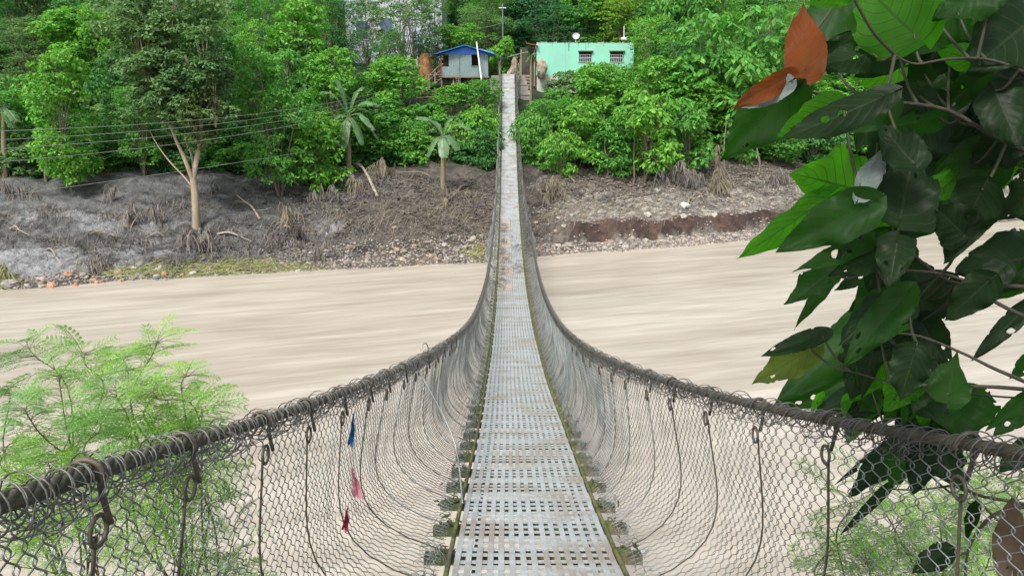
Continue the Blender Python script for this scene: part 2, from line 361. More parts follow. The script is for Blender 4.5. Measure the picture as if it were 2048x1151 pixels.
def surf(side, y, t):                   # the hanging mesh surface: t=0 at the cable, 1 at the deck beams
    xb = xc(y)+side*(W2+.10); xt = xr(side, y)
    bul = .11+.04*np.sin(y*1.7+side)+(.22 if side < 0 else .16)*np.exp(-((y-33)/5.)**2)*(1+.5*np.sin(y*2.3))
    x = xt+(xb-xt)*t**7+side*bul*np.sin(PI*t**1.5)*.8
    z = zr(y)*(1-t)+(zd(y)-.04)*t
    return x, z
SP, HP = .035, .042
def strands(side, y0, y1, sp, hp, seg, k, rad):
    n = max(1, int(round((y1-y0)/sp))); ks = np.arange(int(round(y0/sp)), int(round(y0/sp))+n)
    m = int(round(1.2/hp))*seg+1
    t = np.linspace(0, 1, m)[None]; ph = t*(m-1)/seg*PI
    sg = np.where(ks % 2 == 0, 1., -1.)[:, None]
    yk = (ks*sp)[:, None]+.006*np.sin(ks*7.1)[:, None]
    warp = .012*np.sin(3.1*t+yk*2.3)+.02*fbm(yk*1.3, t*3+side, 5, 2)
    sn = np.sin(ph); yy = yk+sp*.74*sg*np.sign(sn)*np.abs(sn)**.85+warp
    x, z = surf(side, yy, t)
    x = x+rad*1.3*np.cos(ph)*sg+.012*fbm(yk*3+9, t*5, 15, 2)
    P = np.stack([x, yy, z+0*yy], -1)
    return tubes(P, rad, k)
PH = .575                               # hanger pitch
nh = int((Y1-.2)/PH)
wire_r = .0023
for side in (-1, 1):
    for i in range(-1, nh):
        a, b = .35+i*PH, .35+(i+1)*PH
        if a < 5: V, Q = strands(side, a, b, SP, HP, 5, 4, wire_r)
        elif a < 9: V, Q = strands(side, a, b, SP, HP, 4, 3, wire_r*1.2)
        elif a < 21: V, Q = strands(side, a, b, SP, HP*1.09, 2, 3, wire_r*1.4)
        else: V, Q = strands(side, a, b, SP*2, HP*2.18, 2, 3, wire_r*2.4)
        obj('mesh_panel', mesh_np('mesh_panel', V, Q, smooth=a < 10), M['wire'], root)
    # twisted handrail cable
    for a, b, st in ((-1.2, 9, 7), (9, Y1+1.2, 0)):
        yy = np.arange(a, b+.001, .03 if st else .5); base = np.stack([xr(side, yy), yy, zr(yy)], -1)
        mb = MB()
        if st:
            for j in range(6):
                an = yy*22+j*PI/3; mb.tube(base+np.stack([.0135*np.cos(an), 0*an, .0135*np.sin(an)], -1), .0095, 6)
        else: mb.tube(base, .023, 8)
        cab = obj('handrail_cable', mb.mesh('handrail_cable', True), M['cable'], root)
    # selvage wire coiled round the cable
    for a, b, n_, k in ((-.4, 8, 16, 4), (8, 24, 8, 3), (24, Y1, 5, 3)):
        pitch = .05 if a < 20 else .1
        yy = np.arange(a, b, pitch/n_)
        cy_ = yy+.012*np.sin(yy*11); an = 2*PI*yy/pitch*1.0+.8*np.sin(yy*5)
        rr = .040+.010*np.sin(yy*17)+.008*np.sin(yy*41)
        P = np.stack([xr(side, cy_)+rr*np.cos(an), cy_, zr(cy_)-.010+rr*1.15*np.sin(an)], -1)
        mb = MB().tube(P, wire_r*(1 if a < 20 else 1.6), k)
        if a < 8:                        # second, looser lacing wire
            an = 2*PI*yy/.083+1; P = np.stack([xr(side, yy)+.031*np.cos(an), yy, zr(yy)-.006+.034*np.sin(an)], -1); mb.tube(P, wire_r*.8, k)
            for q in range(230):
                y0 = rng.uniform(.3, 8); t = np.linspace(0, 1, 9); aa = rng.uniform(0, 6)
                P = np.stack([xr(side, y0)+.04*np.cos(aa+t*5)*(1+.5*t), y0+.06*(t-.5)+.02*np.sin(t*9), zr(y0)-.03-.03*rng.random()+.04*np.sin(aa+t*5)], -1)
                mb.tube(P, wire_r*.7, 3)
        obj('lacing_wire', mb.mesh('lacing_wire', True), M['lacing'], root)
    # hangers
    for i in range(nh+1):
        y = .35+i*PH+.03*math.sin(i*3.7); t = np.linspace(.13 if y < 14 else .0, 1, 12 if y < 20 else 5)
        x, z = surf(side, y+0*t, t); yy = y+.015*np.sin(t*4+i)
        ro = obj('hanger_rod', MB().tube(np.stack([x-side*.006, yy, z], -1), .0052 if y < 3.2 else .0042 if y < 14 else .005, 6 if y < 14 else 4).mesh('hanger_rod', True), M['dark_steel'] if y < 4.5 else M['wire'], root)
        if y < 9:
            x0, z0 = float(xr(side, y)), float(zr(y)); an = np.linspace(-.25*PI, 1.15*PI, 14)
            P = [(x0+.036*math.cos(q), y+.0*q, z0+.036*math.sin(q)) for q in an]
            P = [(P[0][0]-.006*side, y+.008, z0-.13), (P[0][0], y+.004, z0-.07)]+P
            h = obj('hook', MB().tube(bez(P, 26), .0105 if y < 1.2 else .0075, 7, True).mesh('hook', True), M['dark_steel'], ro)
            an = np.linspace(0, 2*PI, 17); rc = .036
            h2 = obj('ring', MB().tube(np.stack([x0+side*-.004+0*an, y+rc*np.cos(an), z0-.145+rc*np.sin(an)], -1), .0085 if y < 1.2 else .006, 7).mesh('ring', True), M['dark_steel'], ro)
# side cables under the deck edge
for side in (-1, 1):
    for off in (.045, -.12):
        yy = np.arange(Y0, Y1+.6, .25 if off > 0 else .8); P = np.stack([xc(yy)+side*(W2+off), yy, zd(yy)-.035-(0 if off > 0 else .02)], -1)
        obj('deck_cable', MB().tube(P, .017, 7).mesh('deck_cable', True), M['moss_steel'], root)
# crossbeams (angle steel, mossy) one mesh shared
mb = MB().box((0, 0, 0), (.72, .05, .004)).box((0, -.046, -.03), (.72, .004, .03)).box((0, .046, -.03), (.72, .004, .03))
for sx in (-.6, .6):
    mb.box((sx, 0, .016), (.05, .02, .012))
    an = np.linspace(0, 2*PI, 9); mb.tube(np.stack([sx+.02*np.cos(an), 0*an+.01, .02+.03*np.sin(an)], -1), .006, 4)
beam = mb.mesh('crossbeam'); beam.materials.append(M['moss_steel'])
for i in range(-2, int(Y1/PH)+1):
    y = .35+(i)*PH+.02*math.sin(i*5.1)
    o = obj('crossbeam', beam, None, root, (xc(y)-root.location.x, y+1.0, zd(y)-.058+1.7)); o.rotation_euler = (math.atan(float(zd(y+.1)-zd(y-.1))/.2), .01*math.sin(i*2.2), .012*math.sin(i*1.9))
# clumps of moss and straw on the beam ends
mb = MB()
for i in range(0, 60):
    y = .35+i*PH
    for side in (-1, 1):
        n = 26 if i < 20 else 12
        c = np.array([xc(y)+side*(W2+.12), y, zd(y)-.05])+rng.normal(0, 1, (n, 3))*np.array([.06, .03, .02])
        V, Q = quads(c, rng.normal(0, .014, (n, 3)), rng.normal(0, .008, (n, 3))); mb.add(V, Q)
obj('moss_tufts', mb.mesh('moss_tufts'), M['moss'], root)['kind'] = 'stuff'
mb = MB()
for i in range(420):
    y = rng.uniform(2.5, 16)**1.0; side = rng.choice((-1, 1)); t = np.linspace(0, 1, 9); a0 = rng.uniform(0, 6); rr_ = rng.uniform(.02, .05)
    c0 = np.array([float(xc(y))+side*(W2+rng.uniform(.09, .22)), y, float(zd(y))-.03+rng.uniform(-.03, .06)])
    P = c0+np.stack([rr_*np.cos(a0+t*5), rr_*1.5*np.sin(a0+t*5)+.05*(t-.5), rng.uniform(-.06, .06)*t+.6*rr_*np.sin(a0*2+t*6)], -1); mb.tube(P, .0024, 3)
obj('tangled_wire', mb.mesh('tangled_wire', True), M['wire'], root)['kind'] = 'stuff'
# deck: transverse slats under 11 longitudinal strips
sl_me = MB().box((0, 0, 0), (.5, .030, .0016)).mesh('deck_slat'); sl_me.materials.append(M['galv'])
SPI = .1155; far_mb = MB(); cnt = 0
for i in range(int((Y1+1.0)/SPI)):
    y = -1.0+i*SPI+.004*math.sin(i*2.7); sl_ = math.atan(float(zd(y+.05)-zd(y-.05))/.1)
    if 1.6 < y and cnt < 290:
        o = obj('deck_slat', sl_me, None, root, (xc(y)-root.location.x+rng.normal(0, .004), y+1.0, zd(y)-.007+1.7)); o.rotation_euler = (sl_+rng.normal(0, .03), rng.normal(0, .003), rng.normal(0, .008)); cnt += 1
    else:
        r_ = Matrix.Rotation(sl_, 3, 'X'); far_mb.box((float(xc(y)), y, float(zd(y))-.007), (.5, .030 if y < 40 else .045, .0016), [list(q) for q in r_])
obj('deck_slat', far_mb.mesh('deck_slat_far'), M['galv'], root)['kind'] = 'stuff'
NS = 15; SW = .0185
for j in range(NS):
    xo = -.5+SW+(1-2*SW)*j/(NS-1)+(.006 if j > 7 else -.004)
    yy = np.arange(-1.1, Y1, .117); n = len(yy); wv = .0028*np.sin(np.arange(n)*PI+j*PI)*(yy < 14)
    xx = xc(yy)+xo+.004*fbm(yy*.9, j*3.3, 4, 2); z = zd(yy)+.001+wv
    ww = SW*(1+.06*fbm(yy*.6, j*2.2, 6, 2)) if True else SW
    V = np.stack([np.stack([xx-ww, yy, z], -1), np.stack([xx+ww, yy, z], -1), np.stack([xx+ww, yy, z-.003], -1), np.stack([xx-ww, yy, z-.003], -1)], 1).reshape(-1, 3)
    i = np.arange(n-1)[:, None]*4; k = np.arange(4)[None]; k2 = (k+1) % 4
    Q = np.stack([i+k, i+k2, i+4+k2, i+4+k], -1).reshape(-1, 4)
    obj('deck_strip', mesh_np('deck_strip', V, Q), M['galv'], root)
# patched plates and flood litter on the deck over the far bank
for (ya, yb, xa, xb) in ((25.5, 27.6, -.48, .02), (28.5, 30.3, -.46, .05), (31, 33.2, -.5, -.02), (34, 36.3, -.47, .03), (37.5, 40, -.45, 0.0)):
    yy = np.linspace(ya, yb, 8); mb = MB(); e = rng.normal(0, .03, 8)
    V = np.concatenate([np.stack([xc(yy)+xa+e, yy, zd(yy)+.012+abs(e)*.3], -1), np.stack([xc(yy)+xb-e, yy, zd(yy)+.010], -1)])
    obj('patch_plate', mesh_np('patch_plate', V, [[k, k+8, k+9, k+1] for k in range(7)]), M['rust'], root)
def blades(n, cx, cy, sx, sy, L, wdt, lift, mb, zf=gz, dirv=None):
    X = cx+rng.normal(0, sx, n); Y = cy+rng.normal(0, sy, n)
    Zb = height(X, Y) if zf is gz else zf(X, Y)
    a = rng.uniform(0, 2*PI, n) if dirv is None else dirv+rng.normal(0, .5, n)
    l = L*rng.uniform(.5, 1.4, n); dx, dy = np.cos(a), np.sin(a); up = lift*rng.uniform(0, 1, n)
    m = 4; t = np.linspace(0, 1, m)[None]
    bx = X[:, None]+dx[:, None]*l[:, None]*t; by = Y[:, None]+dy[:, None]*l[:, None]*t
    zz = (height(bx, by) if zf is gz else zf(bx, by))+.02+up[:, None]*np.sin(PI*np.clip(t*1.05, 0, 1))
    px_, py_ = -dy*wdt, dx*wdt; tw = (1-.7*t)
    A = np.stack([bx-px_[:, None]*tw, by-py_[:, None]*tw, zz], -1); B = np.stack([bx+px_[:, None]*tw, by+py_[:, None]*tw, zz+wdt*.8], -1)
    V = np.stack([A, B], 2).reshape(-1, 3); base = (np.arange(n)*m*2)[:, None]; k = np.arange(m-1)[None]*2
    Q = np.stack([base+k, base+k+1, base+k+3, base+k+2], -1).reshape(-1, 4); mb.add(V, Q)
dz = lambda X, Y: zd(Y)+.012
mb = MB()
for cy0, cx0 in ((27, -.4), (29.5, -.3), (31.5, -.2), (33, -.42), (35.5, -.3), (38, -.35), (30, .3), (34, .35)): blades(60, xc(cy0)+cx0, cy0, .12, .6, .22, .012, .05, mb, dz)
obj('straw_litter', mb.mesh('straw_litter'), M['greystraw'], root)['kind'] = 'stuff'
# a loose rod leaning against the left mesh and a sprung wire hoop
x0, z0 = surf(-1, np.array([6.0]), np.array([.04])); P = bez([(float(x0[0])+.03, 6.0, float(z0[0])), (xc(5.6)-.62, 5.7, zd(5.7)+.5), (xc(5.25)-.52, 5.25, zd(5.25)+.03)], 10)
obj('loose_rod', MB().tube(P, .008, 6).mesh('loose_rod', True), M['wire'], root)
an = np.linspace(-.3, 2.6, 14); P = np.stack([xr(-1, 6.6)-.0+.03*np.cos(an), 6.6+.07*np.cos(an), zr(6.6)+.02+.11*np.sin(an)], -1)
obj('wire_hoop', MB().tube(P, .005, 5).mesh('wire_hoop', True), M['wire'], root)
# far anchor posts
for sx in (-1, 1):
    xx = xc(67.7)+sx*.72
    obj('anchor_post', MB().box((xx+.04*sx, 67.75, zd(67.7)-.2), (.07, .07, 1.25)).mesh('anchor_post'), M['dark_steel'], root)
obj('threshold', MB().box((xc(67.9), 67.95, zd(67.7)-.06), (.56, .28, .08)).mesh('threshold'), M['sack'], root)
ab = empty('bridge_abutment', (xc(69), 69, 0), 'dark stone abutment under the far end of the footbridge', 'abutment')
for k in range(5):
    obj('stone_course', MB().box((xc(69)+.02*(k % 2), 69.2, zd(67.7)-.32-.42*k), (1.5+.12*k, .95+.05*(k % 2), .2)).mesh('stone_course'), M['concrete'], ab)
# ---------------------------------------------------------------- cloth strips tied to the left mesh
def ribbon(u, v0, v1, wpx, m, label):
    ya = 3.35; yy = np.linspace(2.2, 6, 400); xx, zz = surf(-1, yy, .3+0*yy); uu, _ = px(xx, yy, zz); ya = yy[np.argmin(abs(uu-u))]
    d = ya*C_+.9*S_
    A = at_d(u, v0, d); B = at_d(u+(v1-v0)*.25*(1 if wpx > 12 else -.3), v1, d); t = np.linspace(0, 1, 9); sgn = np.array([-1, 1, -.3, 1, -1])
    mb = MB(); 
    for q in range(3):
        P = A[None]*(1-t[:, None])+B[None]*t[:, None]; ox = (q-1)*wpx*.4*d/FPX*t
        w_ = wpx*.34*d/FPX*(.3+.8*t+.25*np.sin(t*9+q*2))*(1-.6*(t > .95))
        yo = .018*np.sin(t*7+q*2)
        V = np.stack([P+np.stack([ox-w_, yo-.01, 0*t], -1), P+np.stack([ox, yo+.014, 0*t+.004], -1), P+np.stack([ox+w_, yo-.006, 0*t], -1)], 1).reshape(-1, 3)
        mb.add(V, [[3*i+j, 3*i+j+1, 3*i+j+4, 3*i+j+3] for i in range(8) for j in range(2)])
    o = obj('cloth_strip', mb.mesh('cloth_strip', True), m); tag(o, label, 'cloth strip', 'cloth strips tied to the left mesh')
ribbon(707, 828, 892, 9, M['clothb'], 'thin blue cloth strip knotted high on the left bridge mesh')
ribbon(704, 938, 995, 14, M['clothp'], 'pink cloth strip fluttering from the left bridge mesh below the blue one')
ribbon(694, 1018, 1060, 10, M['clothr'], 'small red cloth scrap lowest on the left bridge mesh')
# ---------------------------------------------------------------- tree prototypes
def crown(kind, rx, rz, lobes, ncl, npc, leaf, asp, flat, droop, seed, shell=.75):
    g = np.random.default_rng(seed); C = []; R_ = []
    for i in range(lobes):
        th = i*2.399+g.uniform(-.4, .4); h = g.uniform(-.85, .95) if i else .8
        rr = math.sqrt(max(0, 1-h*h*.8))*g.uniform(.35, .85)
        C.append((rx*rr*math.cos(th), rx*rr*math.sin(th), rz*h)); R_.append(rx*g.uniform(.28, .46))
    C = np.array(C); R_ = np.array(R_); li = np.repeat(np.arange(lobes), ncl)
    d = unit(g.normal(0, 1, (len(li), 3))+np.array([0, 0, .35])); c = C[li]+d*(R_[li]*g.uniform(shell, 1.08, len(li)))[:, None]*np.array([1, 1, .8])
    # prune those deep inside other lobes
    dist = np.linalg.norm((c[:, None]-C[None])/R_[None, :, None], axis=2); dist[np.arange(len(c)), li] = 9
    keep = dist.min(1) > .72; c = c[keep]; d = d[keep]
    n = len(c)*npc; ci = np.repeat(np.arange(len(c)), npc)
    cr = rx*.115*g.uniform(.6, 1.5, len(c))[ci]
    an = g.uniform(0, 2*PI, n); rad = np.sqrt(g.uniform(.02, 1, n)); out = np.stack([np.cos(an), np.sin(an), 0*an], -1)
    P = c[ci]+out*(rad*cr)[:, None]; P[:, 2] += -flat*cr*rad**2+g.normal(0, .25, n)*cr*.6
    A = unit(out*1.0+g.normal(0, .45, (n, 3))+np.stack([0*an, 0*an, -droop*np.ones(n)], -1))
    N = unit(np.array([0, 0, 1.])+.55*g.normal(0, 1, (n, 3))+d[ci]*.5); B = unit(np.cross(N, A))
    l = leaf*g.uniform(.6, 1.3, n)
    V, Q = quads(P+A*l[:, None]*.4, A*l[:, None]*.5, B*(l*asp*.5)[:, None])
    return V, Q, C, R_
def proto_tree(name, H, rx, rz, lobes, ncl, npc, leaf, asp=.5, flat=.5, droop=.4, seed=1, tr=.14, bark='bark', shrub=False, shell=.75, fork=None):
    V, Q, C, R_ = crown(name, rx, rz, lobes, ncl, npc, leaf, asp, flat, droop, seed, shell)
    cz = H-rz*1.05-rx*.1; V[:, 2] += cz; C = C+np.array([0, 0, cz])
    rt = empty(name, (0, 0, 0)); g = np.random.default_rng(seed+5)
    mb = MB(); top = cz-rz*.3
    base = [(0, 0, -.8), (0, 0, 0), (.06*H*g.normal(), .04*H*g.normal(), top*.5), (0, 0, top)]
    tp = bez(base, 10); mb.tube(tp, np.linspace(tr*1.25, tr*.55, 10), 8)
    for i in range(len(C)):
        j = 3+int(g.integers(0, 6)) if not shrub else 2+int(g.integers(0, 5)); s0 = tp[j]; mid = (s0+C[i])/2+np.array([0, 0, .12*rx]); mb.tube(bez([s0, mid, C[i]], 8), np.linspace(tr*.45, tr*.1, 8), 5)
        for q in range(4):
            e = C[i]+unit(g.normal(0, 1, 3))*R_[i]*.8; mb.tube(bez([C[i], (C[i]+e)/2+.05, e], 4), np.linspace(tr*.14, .012, 4), 3)
    obj('crown', mesh_np(name+'_crown', V, Q), M['leaf'], rt, (0, 0, 0)); obj('trunk', mb.mesh(name+'_trunk', True), M[bark], rt, (0, 0, 0))
    rt['H'] = H; rt['rx'] = rx*1.22
    return rt
PT = {
 'layer': proto_tree('broadleaf_tree', 8, 2.5, 3.3, 26, 26, 22, .26, .55, .7, .5, 11, .13),
 'layer2': proto_tree('broadleaf_tree', 9, 3.0, 3.6, 28, 26, 22, .25, .5, .55, .35, 12, .15),
 'fine': proto_tree('fine_leaved_tree', 10, 3.2, 4.1, 30, 28, 26, .17, .5, .35, .3, 13, .14),
 'sparse': proto_tree('slender_tree', 11, 3.2, 3.8, 22, 17, 20, .22, .5, .5, .5, 14, .12, shell=.5),
 'big': proto_tree('large_leaved_tree', 9, 3.4, 3.9, 26, 26, 11, .50, .42, .8, 1.1, 15, .16),
 'big2': proto_tree('large_leaved_tree', 7, 2.2, 2.9, 17, 24, 11, .42, .42, .8, 1.1, 16, .10),
 'shrub': proto_tree('leafy_shrub', 3.2, 1.6, 1.35, 14, 22, 18, .22, .5, .6, .5, 17, .05, shrub=True),
 'shrub2': proto_tree('leafy_shrub', 3.0, 1.8, 1.2, 13, 22, 16, .26, .4, .8, .9, 18, .05, shrub=True),
}
used = {k: False for k in PT}
BR = (.17, .40, .058, 1); MID = (.125, .34, .062, 1); DKG = (.085, .245, .066, 1); GR = (.155, .275, .10, 1); YG = (.20, .35, .04, 1); BLU = (.055, .18, .075, 1)
def put(kind, x, y, z, H, w2, color, label, cat, group=None, rz=None, tilt=None):
    o = PT[kind] if not used[kind] else copy_tree(PT[kind]); used[kind] = True
    for ch in o.children: ch.color = color
    o.color = color
    o.location = (x, y, z); sx = w2/PT[kind]['rx']; o.scale = (sx, sx*random.uniform(.9, 1.1), H/PT[kind]['H'])
    o.rotation_euler = (0, 0, random.uniform(0, 6.28) if rz is None else rz)
    tag(o, label, cat, group); o['group'] = group if group else 'trees and shrubs on the far bank'
    return o
def tree(kind, u, vtop, Y, wpx, color, label, cat='tree', group=None, zb=None):
    p = at_y(u, vtop, Y); z0 = gz(p[0], Y)-.15 if zb is None else zb; H = max(1.2, p[2]-z0); d = Y*C_-p[2]*S_
    return put(kind, p[0], Y, z0, H, 1.36*wpx*d/FPX, color, label, cat, group)
T = tree
T('layer', 102, 95, 45.6, 62, BR, 'bright green tree with a rounded layered crown at far left over the mud')
T('layer2', 25, 170, 49, 70, MID, 'mid green tree at the left frame edge left of the layered crown')
T('fine', 40, 28, 58, 62, GR, 'tall pale grey-green tree in the upper left corner')
T('layer', 150, -10, 64, 60, DKG, 'dark tree behind the top of the layered crown')
T('layer2', 190, 0, 57, 42, BR, 'small bright crown peeping out behind the grey-green tree')
T('layer', 225, 95, 51, 55, DKG, 'dark tree filling the gap right of the layered crown')
T('layer2', 265, 160, 48.5, 48, MID, 'lower green tree left of the forked pale trunk')
T('layer', 420, 60, 53, 60, DKG, 'dark tree just behind the forked tree on its right')
T('fine', 478, 30, 56, 60, BR, 'sunlit bright green tree between the forked tree and the tall leafy mass')
T('layer2', 535, 75, 47.2, 72, MID, 'broad leafy tree with a bare trunk standing on the mud left of the leaning bush')
T('layer', 590, -5, 58, 62, BR, 'bright tree topping the leafy mass left of the pale building')
T('layer', 660, 90, 54, 55, BR, 'bright rounded tree just left of the pale building')
T('fine', 655, -20, 66, 34, BR, 'light green tree touching the top edge left of the dark sparse tree')
T('sparse', 790, -60, 70, 80, GR, 'dark sparse tree whose crown shows white gaps above the pale building')
T('fine', 728, -30, 72, 36, DKG, 'dense dark tree hiding the left part of the pale building')
T('sparse', 825, -40, 74, 50, DKG, 'dark tree with gappy crown in the middle of the pale building')
T('fine', 868, -30, 75, 30, GR, 'thin dark tree with white gaps left of the light green tree behind the hut')
T('fine', 780, 52, 64, 36, DKG, 'round dark tree right in front of the pale building')
T('layer', 790, 108, 58, 62, BR, 'bright bushy tree below the pale building and left of the haystack')
T('layer2', 712, 145, 56, 36, MID, 'green tree in front of the lower wall of the pale building')
T('layer', 745, 195, 54, 60, MID, 'dim tree behind the left banana plant')
T('layer2', 912, 42, 76, 45, BR, 'light green tree directly behind the blue roof')
T('fine', 975, 10, 80, 60, GR, 'shadowy tree behind the white pole')
T('shrub', 1005, 72, 73, 30, BR, 'round clipped looking shrub right of the blue roof', 'shrub')
T('fine', 1095, 8, 80, 56, BLU, 'round bluish green tree above the left end of the mint house')
T('layer', 1170, -20, 82, 62, MID, 'leafy tree above the satellite dish')
T('layer2', 1250, -15, 80, 60, YG, 'yellow green tree above the right end of the mint house')
T('fine', 1318, 25, 68, 60, BR, 'tall bright tree beside the right end of the mint house')
T('layer', 1330, 110, 62, 66, BR, 'broad bright tree right of the mint house windows')
T('big', 1465, 8, 62, 112, MID, 'large tree with big drooping leaves left of the orange leaf')
T('layer2', 1370, -30, 78, 60, DKG, 'dark tree behind the big drooping-leaved tree')
T('big2', 1298, 172, 55, 62, BR, 'large-leaved shrubby tree with thin stems on the right bank')
T('layer', 1205, 122, 60, 62, BR, 'bright bushy tree just below the mint house windows')
T('layer', 1410, 160, 60, 56, BR, 'light green bush below the big drooping-leaved tree')
T('big2', 1375, 190, 56.5, 52, MID, 'mid green large-leaved tree hanging over the right mud bank')
T('layer2', 1105, 190, 58.5, 56, MID, 'green tree right beside the far half of the bridge')
T('shrub2', 1065, 225, 55.5, 42, MID, 'low bush touching the right side of the bridge', 'shrub')
T('big2', 1160, 195, 56, 48, BR, 'bright leafy bush second right of the bridge', 'shrub')
T('shrub', 1225, 235, 55, 42, MID, 'rounded bush over the dark bank edge right of the bridge', 'shrub')
T('shrub2', 1125, 262, 53.6, 44, BR, 'bright low bush at the top of the right mud slope', 'shrub')
T('layer', 905, 165, 61, 52, BR, 'bright bush growing under the stilts of the blue hut')
T('layer2', 968, 150, 61, 36, MID, 'bush at the left side of the bridge end')
T('shrub', 860, 205, 57, 50, MID, 'green bush behind the right banana plant', 'shrub')
T('shrub2', 945, 215, 56.5, 50, BR, 'bush between the right banana plant and the bridge', 'shrub')
T('shrub', 975, 255, 54.5, 34, DKG, 'dark low bush at the left side of the bridge', 'shrub')
T('shrub2', 800, 240, 54, 46, MID, 'low bush between the two banana plants', 'shrub')
T('shrub', 630, 235, 48.5, 56, BR, 'bright bush leaning out over the mud left of the fallen banana stems', 'shrub')
T('shrub2', 590, 215, 49.5, 52, MID, 'leafy bush behind the bright leaning bush', 'shrub')
T('layer', 1520, 120, 62, 60, MID, 'tree half hidden by the orange leaf')
T('layer2', 1600, 60, 66, 70, BR, 'bright tree seen behind the near leaves at top')
T('layer', 1560, 205, 61, 50, MID, 'bush behind the lowest left near leaves')
T('shrub2', 1490, 215, 59, 46, MID, 'bush left of the tip of the near drooping leaf', 'shrub')
T('shrub2', 1640, 240, 62, 60, DKG, 'dark bush between the bright lobed near leaf and the bank', 'shrub')
T('layer', 1700, 150, 66, 80, BR, 'bright tree glimpsed between the near leaves')
T('layer2', 1830, 100, 68, 90, MID, 'tree glimpsed behind the thick near foliage')
T('fine', 1950, 60, 70, 90, BR, 'tree behind the near foliage at right')
T('layer', 2060, 120, 72, 100, MID, 'tree behind the near foliage at the right frame edge')
T('shrub', 1740, 260, 66, 80, BR, 'low bush glimpsed behind the bright lobed near leaf', 'shrub')
T('shrub2', 1880, 270, 70, 90, MID, 'low bush hidden behind the near leaves', 'shrub')
for row, (ds, hh) in enumerate(((14.3, 2.1), (16.5, 2.8), (19.5, 3.2), (23.5, 3.4))):
    for k in range(36):                # undergrowth behind the top of the mud
        u = -120+k*52+row*23+random.uniform(-12, 12); x_ = at_y(u, 330, 52+row*3)[0]; Y = float(shore(x_))+ds/.95+random.uniform(-.7, .7)
        if abs(x_-xc(Y)) < 2.3: continue
        if row > 1 and 830 < u < 1120: continue
        put('shrub' if k % 2 else 'shrub2', x_, Y, gz(x_, Y)-.2, hh*random.uniform(.75, 1.25), random.uniform(1.9, 2.6), (DKG, MID, GR, DKG, BR)[(k*3+row) % 5] if u > 600 else (DKG, GR, DKG, MID)[(k+row) % 4], ['dark', 'mid green', 'grey-green', 'dusky', 'bright'][(k*3+row) % 5]+' '+('front-row' if row == 0 else 'second-row' if row == 1 else 'rear')+' undergrowth bush '+('under the layered tree at far left' if u < 200 else 'behind the forked trunk' if u < 480 else 'under the tall leafy mass' if u < 680 else 'around the banana plants' if u < 960 else 'right beside the bridge' if u < 1180 else 'below the mint house' if u < 1400 else 'behind the near drooping leaf' if u < 1700 else 'behind the thick near leaves'), 'shrub', 'undergrowth along the mud bank')
nfill = 0
for gy in np.arange(60, 112, 5.2):
    for gx in np.arange(-60, 78, 6.2):
        x_ = gx+random.uniform(-2.4, 2.4)+gy*.02; y_ = gy+random.uniform(-2, 2)+max(0, gx*.25)
        z_ = gz(x_, y_)-.2; H = random.uniform(7, 10.5); u, v = px(x_, y_, z_+H)
        if abs(u-1024) > 1250: continue
        if y_ < 79 and 830 < u < 1300: continue
        if y_ < 86 and 680 < u < 880: continue
        k = ('fine', 'layer', 'layer2', 'sparse', 'big', 'fine')[nfill % 6]; nfill += 1
        ci = nfill % 7; cn_ = ('mid green', 'dark green', 'bright green', 'grey-green', 'mid green', 'bluish green', 'dark green')[ci]; kn = {'fine': 'fine-leaved tree', 'layer': 'round-crowned tree', 'layer2': 'broad leafy tree', 'sparse': 'thin slender tree', 'big': 'large-leaved tree'}[k]
        rg = 'at the far left' if u < 150 else 'behind the forked tree' if u < 470 else 'left of the pale building' if u < 700 else 'beside the pale building' if u < 900 else 'above the bridge end' if u < 1060 else 'above the mint house' if u < 1290 else 'behind the drooping-leaved tree' if u < 1600 else 'behind the near leaves'
        put(k, x_, y_, z_, H, random.uniform(2.8, 4.2), (MID, DKG, BR, GR, MID, BLU, DKG)[ci], cn_+' '+kn+(' low' if v > 60 else ' high')+' on the hillside '+rg, 'tree', 'hillside trees behind')
print('fill', nfill)
